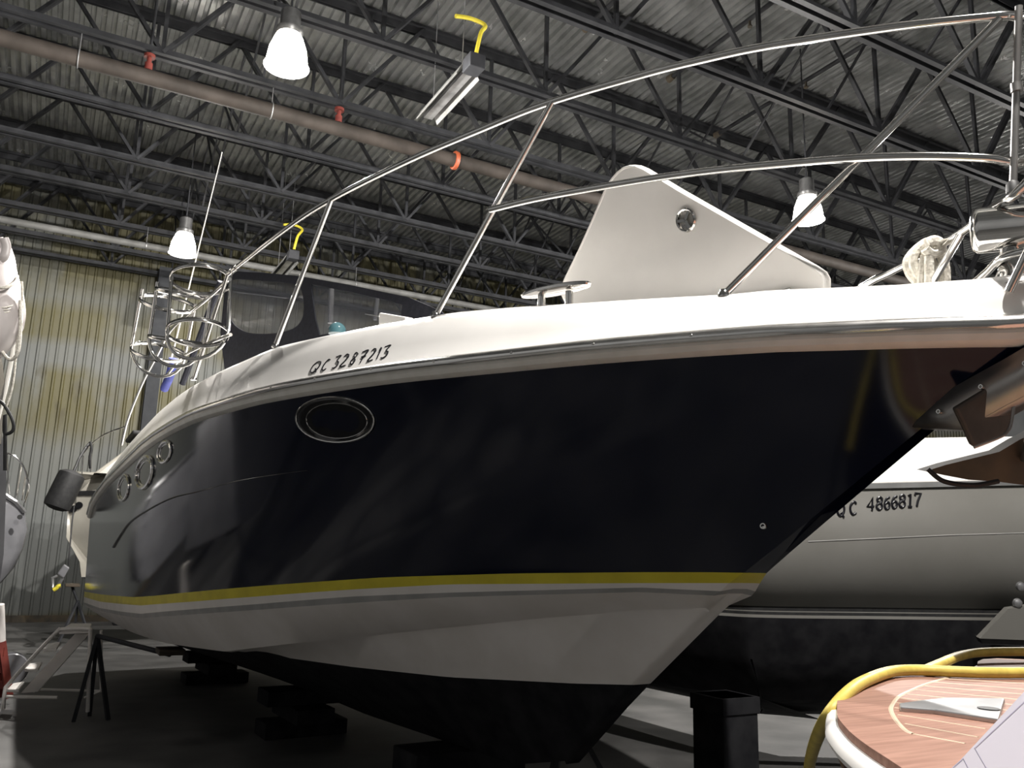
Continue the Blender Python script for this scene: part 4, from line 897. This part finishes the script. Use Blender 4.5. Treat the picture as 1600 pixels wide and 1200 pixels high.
for a, b_ in (((1427, 1147), (1508, 1162)), ((1414, 1131), (1528, 1152)), ((1403, 1117), (1540, 1139)), ((1398, 1106), (1600, 1136)), ((1400, 1098), (1600, 1124)), ((1407, 1091), (1600, 1113)), ((1417, 1084.5), (1600, 1103)), ((1430, 1078), (1600, 1094)), ((1445, 1072), (1600, 1085)), ((1460, 1066), (1600, 1077)), ((1550, 1046), (1640, 1038)), ((1480, 1061), (1600, 1068))):
    cline([a, b_], .0026)
# cleat plate
cp = thing('cleat_plate', 'grey metal plate lying on the teak deck of the runabout', 'plate', onZ(1460, 1108, ZW))
pp = [onZ(x, y, ZW+.012) for x, y in ((1405, 1103), (1440, 1098), (1480, 1094), (1570, 1095), (1560, 1128), (1520, 1122), (1460, 1113), (1407, 1109))]
MB().plate(pp, (0, 0, 1), .012).build('plate_body', 'alu', cp, smooth=False, bevel=.003)
cc = onZ(1545, 1107, ZW+.019); MB().lathe(cc, (0, 0, 1), [(0, .022), (.001, .022)], 20).build('plate_hole', 'black', cp)
# paper sheet leaning over the deck
c0 = [onD(1475, 1215, 1.15), onD(1610, 1072, 1.30), onD(1760, 1150, 1.25), onD(1700, 1300, 1.1)]
ps = thing('drawing_sheet', 'white sheet with thin printed lines at the lower right corner', 'paper', c0[0])
nrm = np.cross(c0[1]-c0[0], c0[2]-c0[0]); nrm /= np.linalg.norm(nrm)
if nrm@(EYE-c0[0]) < 0: nrm = -nrm
MB().plate([onplane(x, y, c0[0], nrm) for x, y in ((1475, 1215), (1612, 1068), (1800, 1080), (1800, 1300), (1500, 1300))], nrm, .003).build('sheet', 'paper', ps, smooth=False)
for a, b_ in (((1522, 1170), (1612, 1086)), ((1522, 1170), (1548, 1215)), ((1475, 1212), (1504, 1186)), ((1504, 1186), (1516, 1210))):
    A_, B_ = [onplane(*q, c0[0], nrm)+nrm*.002 for q in (a, b_)]
    MB().bar(A_, B_, .0012, .0006, nrm).build('printed_line', 'ink', ps, smooth=False)
# yellow cable
yc = thing('yellow_cable', 'yellow power cable draped over the runabout bow and deck', 'cable', onZ(1308, 1100, ZW))
def zc(px, z): return [onZ(x, y, z_) for (x, y), z_ in zip(px, z)]
k1 = [(1262, 1215), (1268, 1180), (1280, 1145), (1297, 1115), (1322, 1085), (1350, 1065), (1390, 1050), (1430, 1047), (1480, 1049), (1540, 1051), (1620, 1051)]
z1 = [1.0, 1.12, 1.22, 1.28, 1.312, 1.322, 1.325, 1.325, 1.325, 1.325, 1.325]
MB().tube(sm(zc(k1, z1), 8), .0152, 12).build('front_strand', 'hose', yc)
k2 = [(1446, 1047.5), (1468, 1038), (1500, 1025), (1540, 1019), (1620, 1018)]
MB().tube(sm(zc(k2, [1.325, 1.33, 1.335, 1.34, 1.34]), 8), .0145, 12).build('rear_strand', 'hose', yc)
stand_b = thing('trailer_bunk', 'dark trailer frame holding the wooden runabout', 'trailer', (*(tipw+rb_ax*1.2)[:2], 0))
bp_ = tipw+rb_ax*1.2+rb_n*.0; 
for sd in (-.25, .25):
    q = tipw+rb_ax*1.1+rb_n*sd; MB().box((q[0], q[1], .36), (.08, .08, .72)).build('upright', 'steel', stand_b, smooth=False)
MB().box((*(tipw+rb_ax*1.1)[:2], .70), (.7, .12, .08)).build('bunk', 'wood', stand_b, smooth=False)
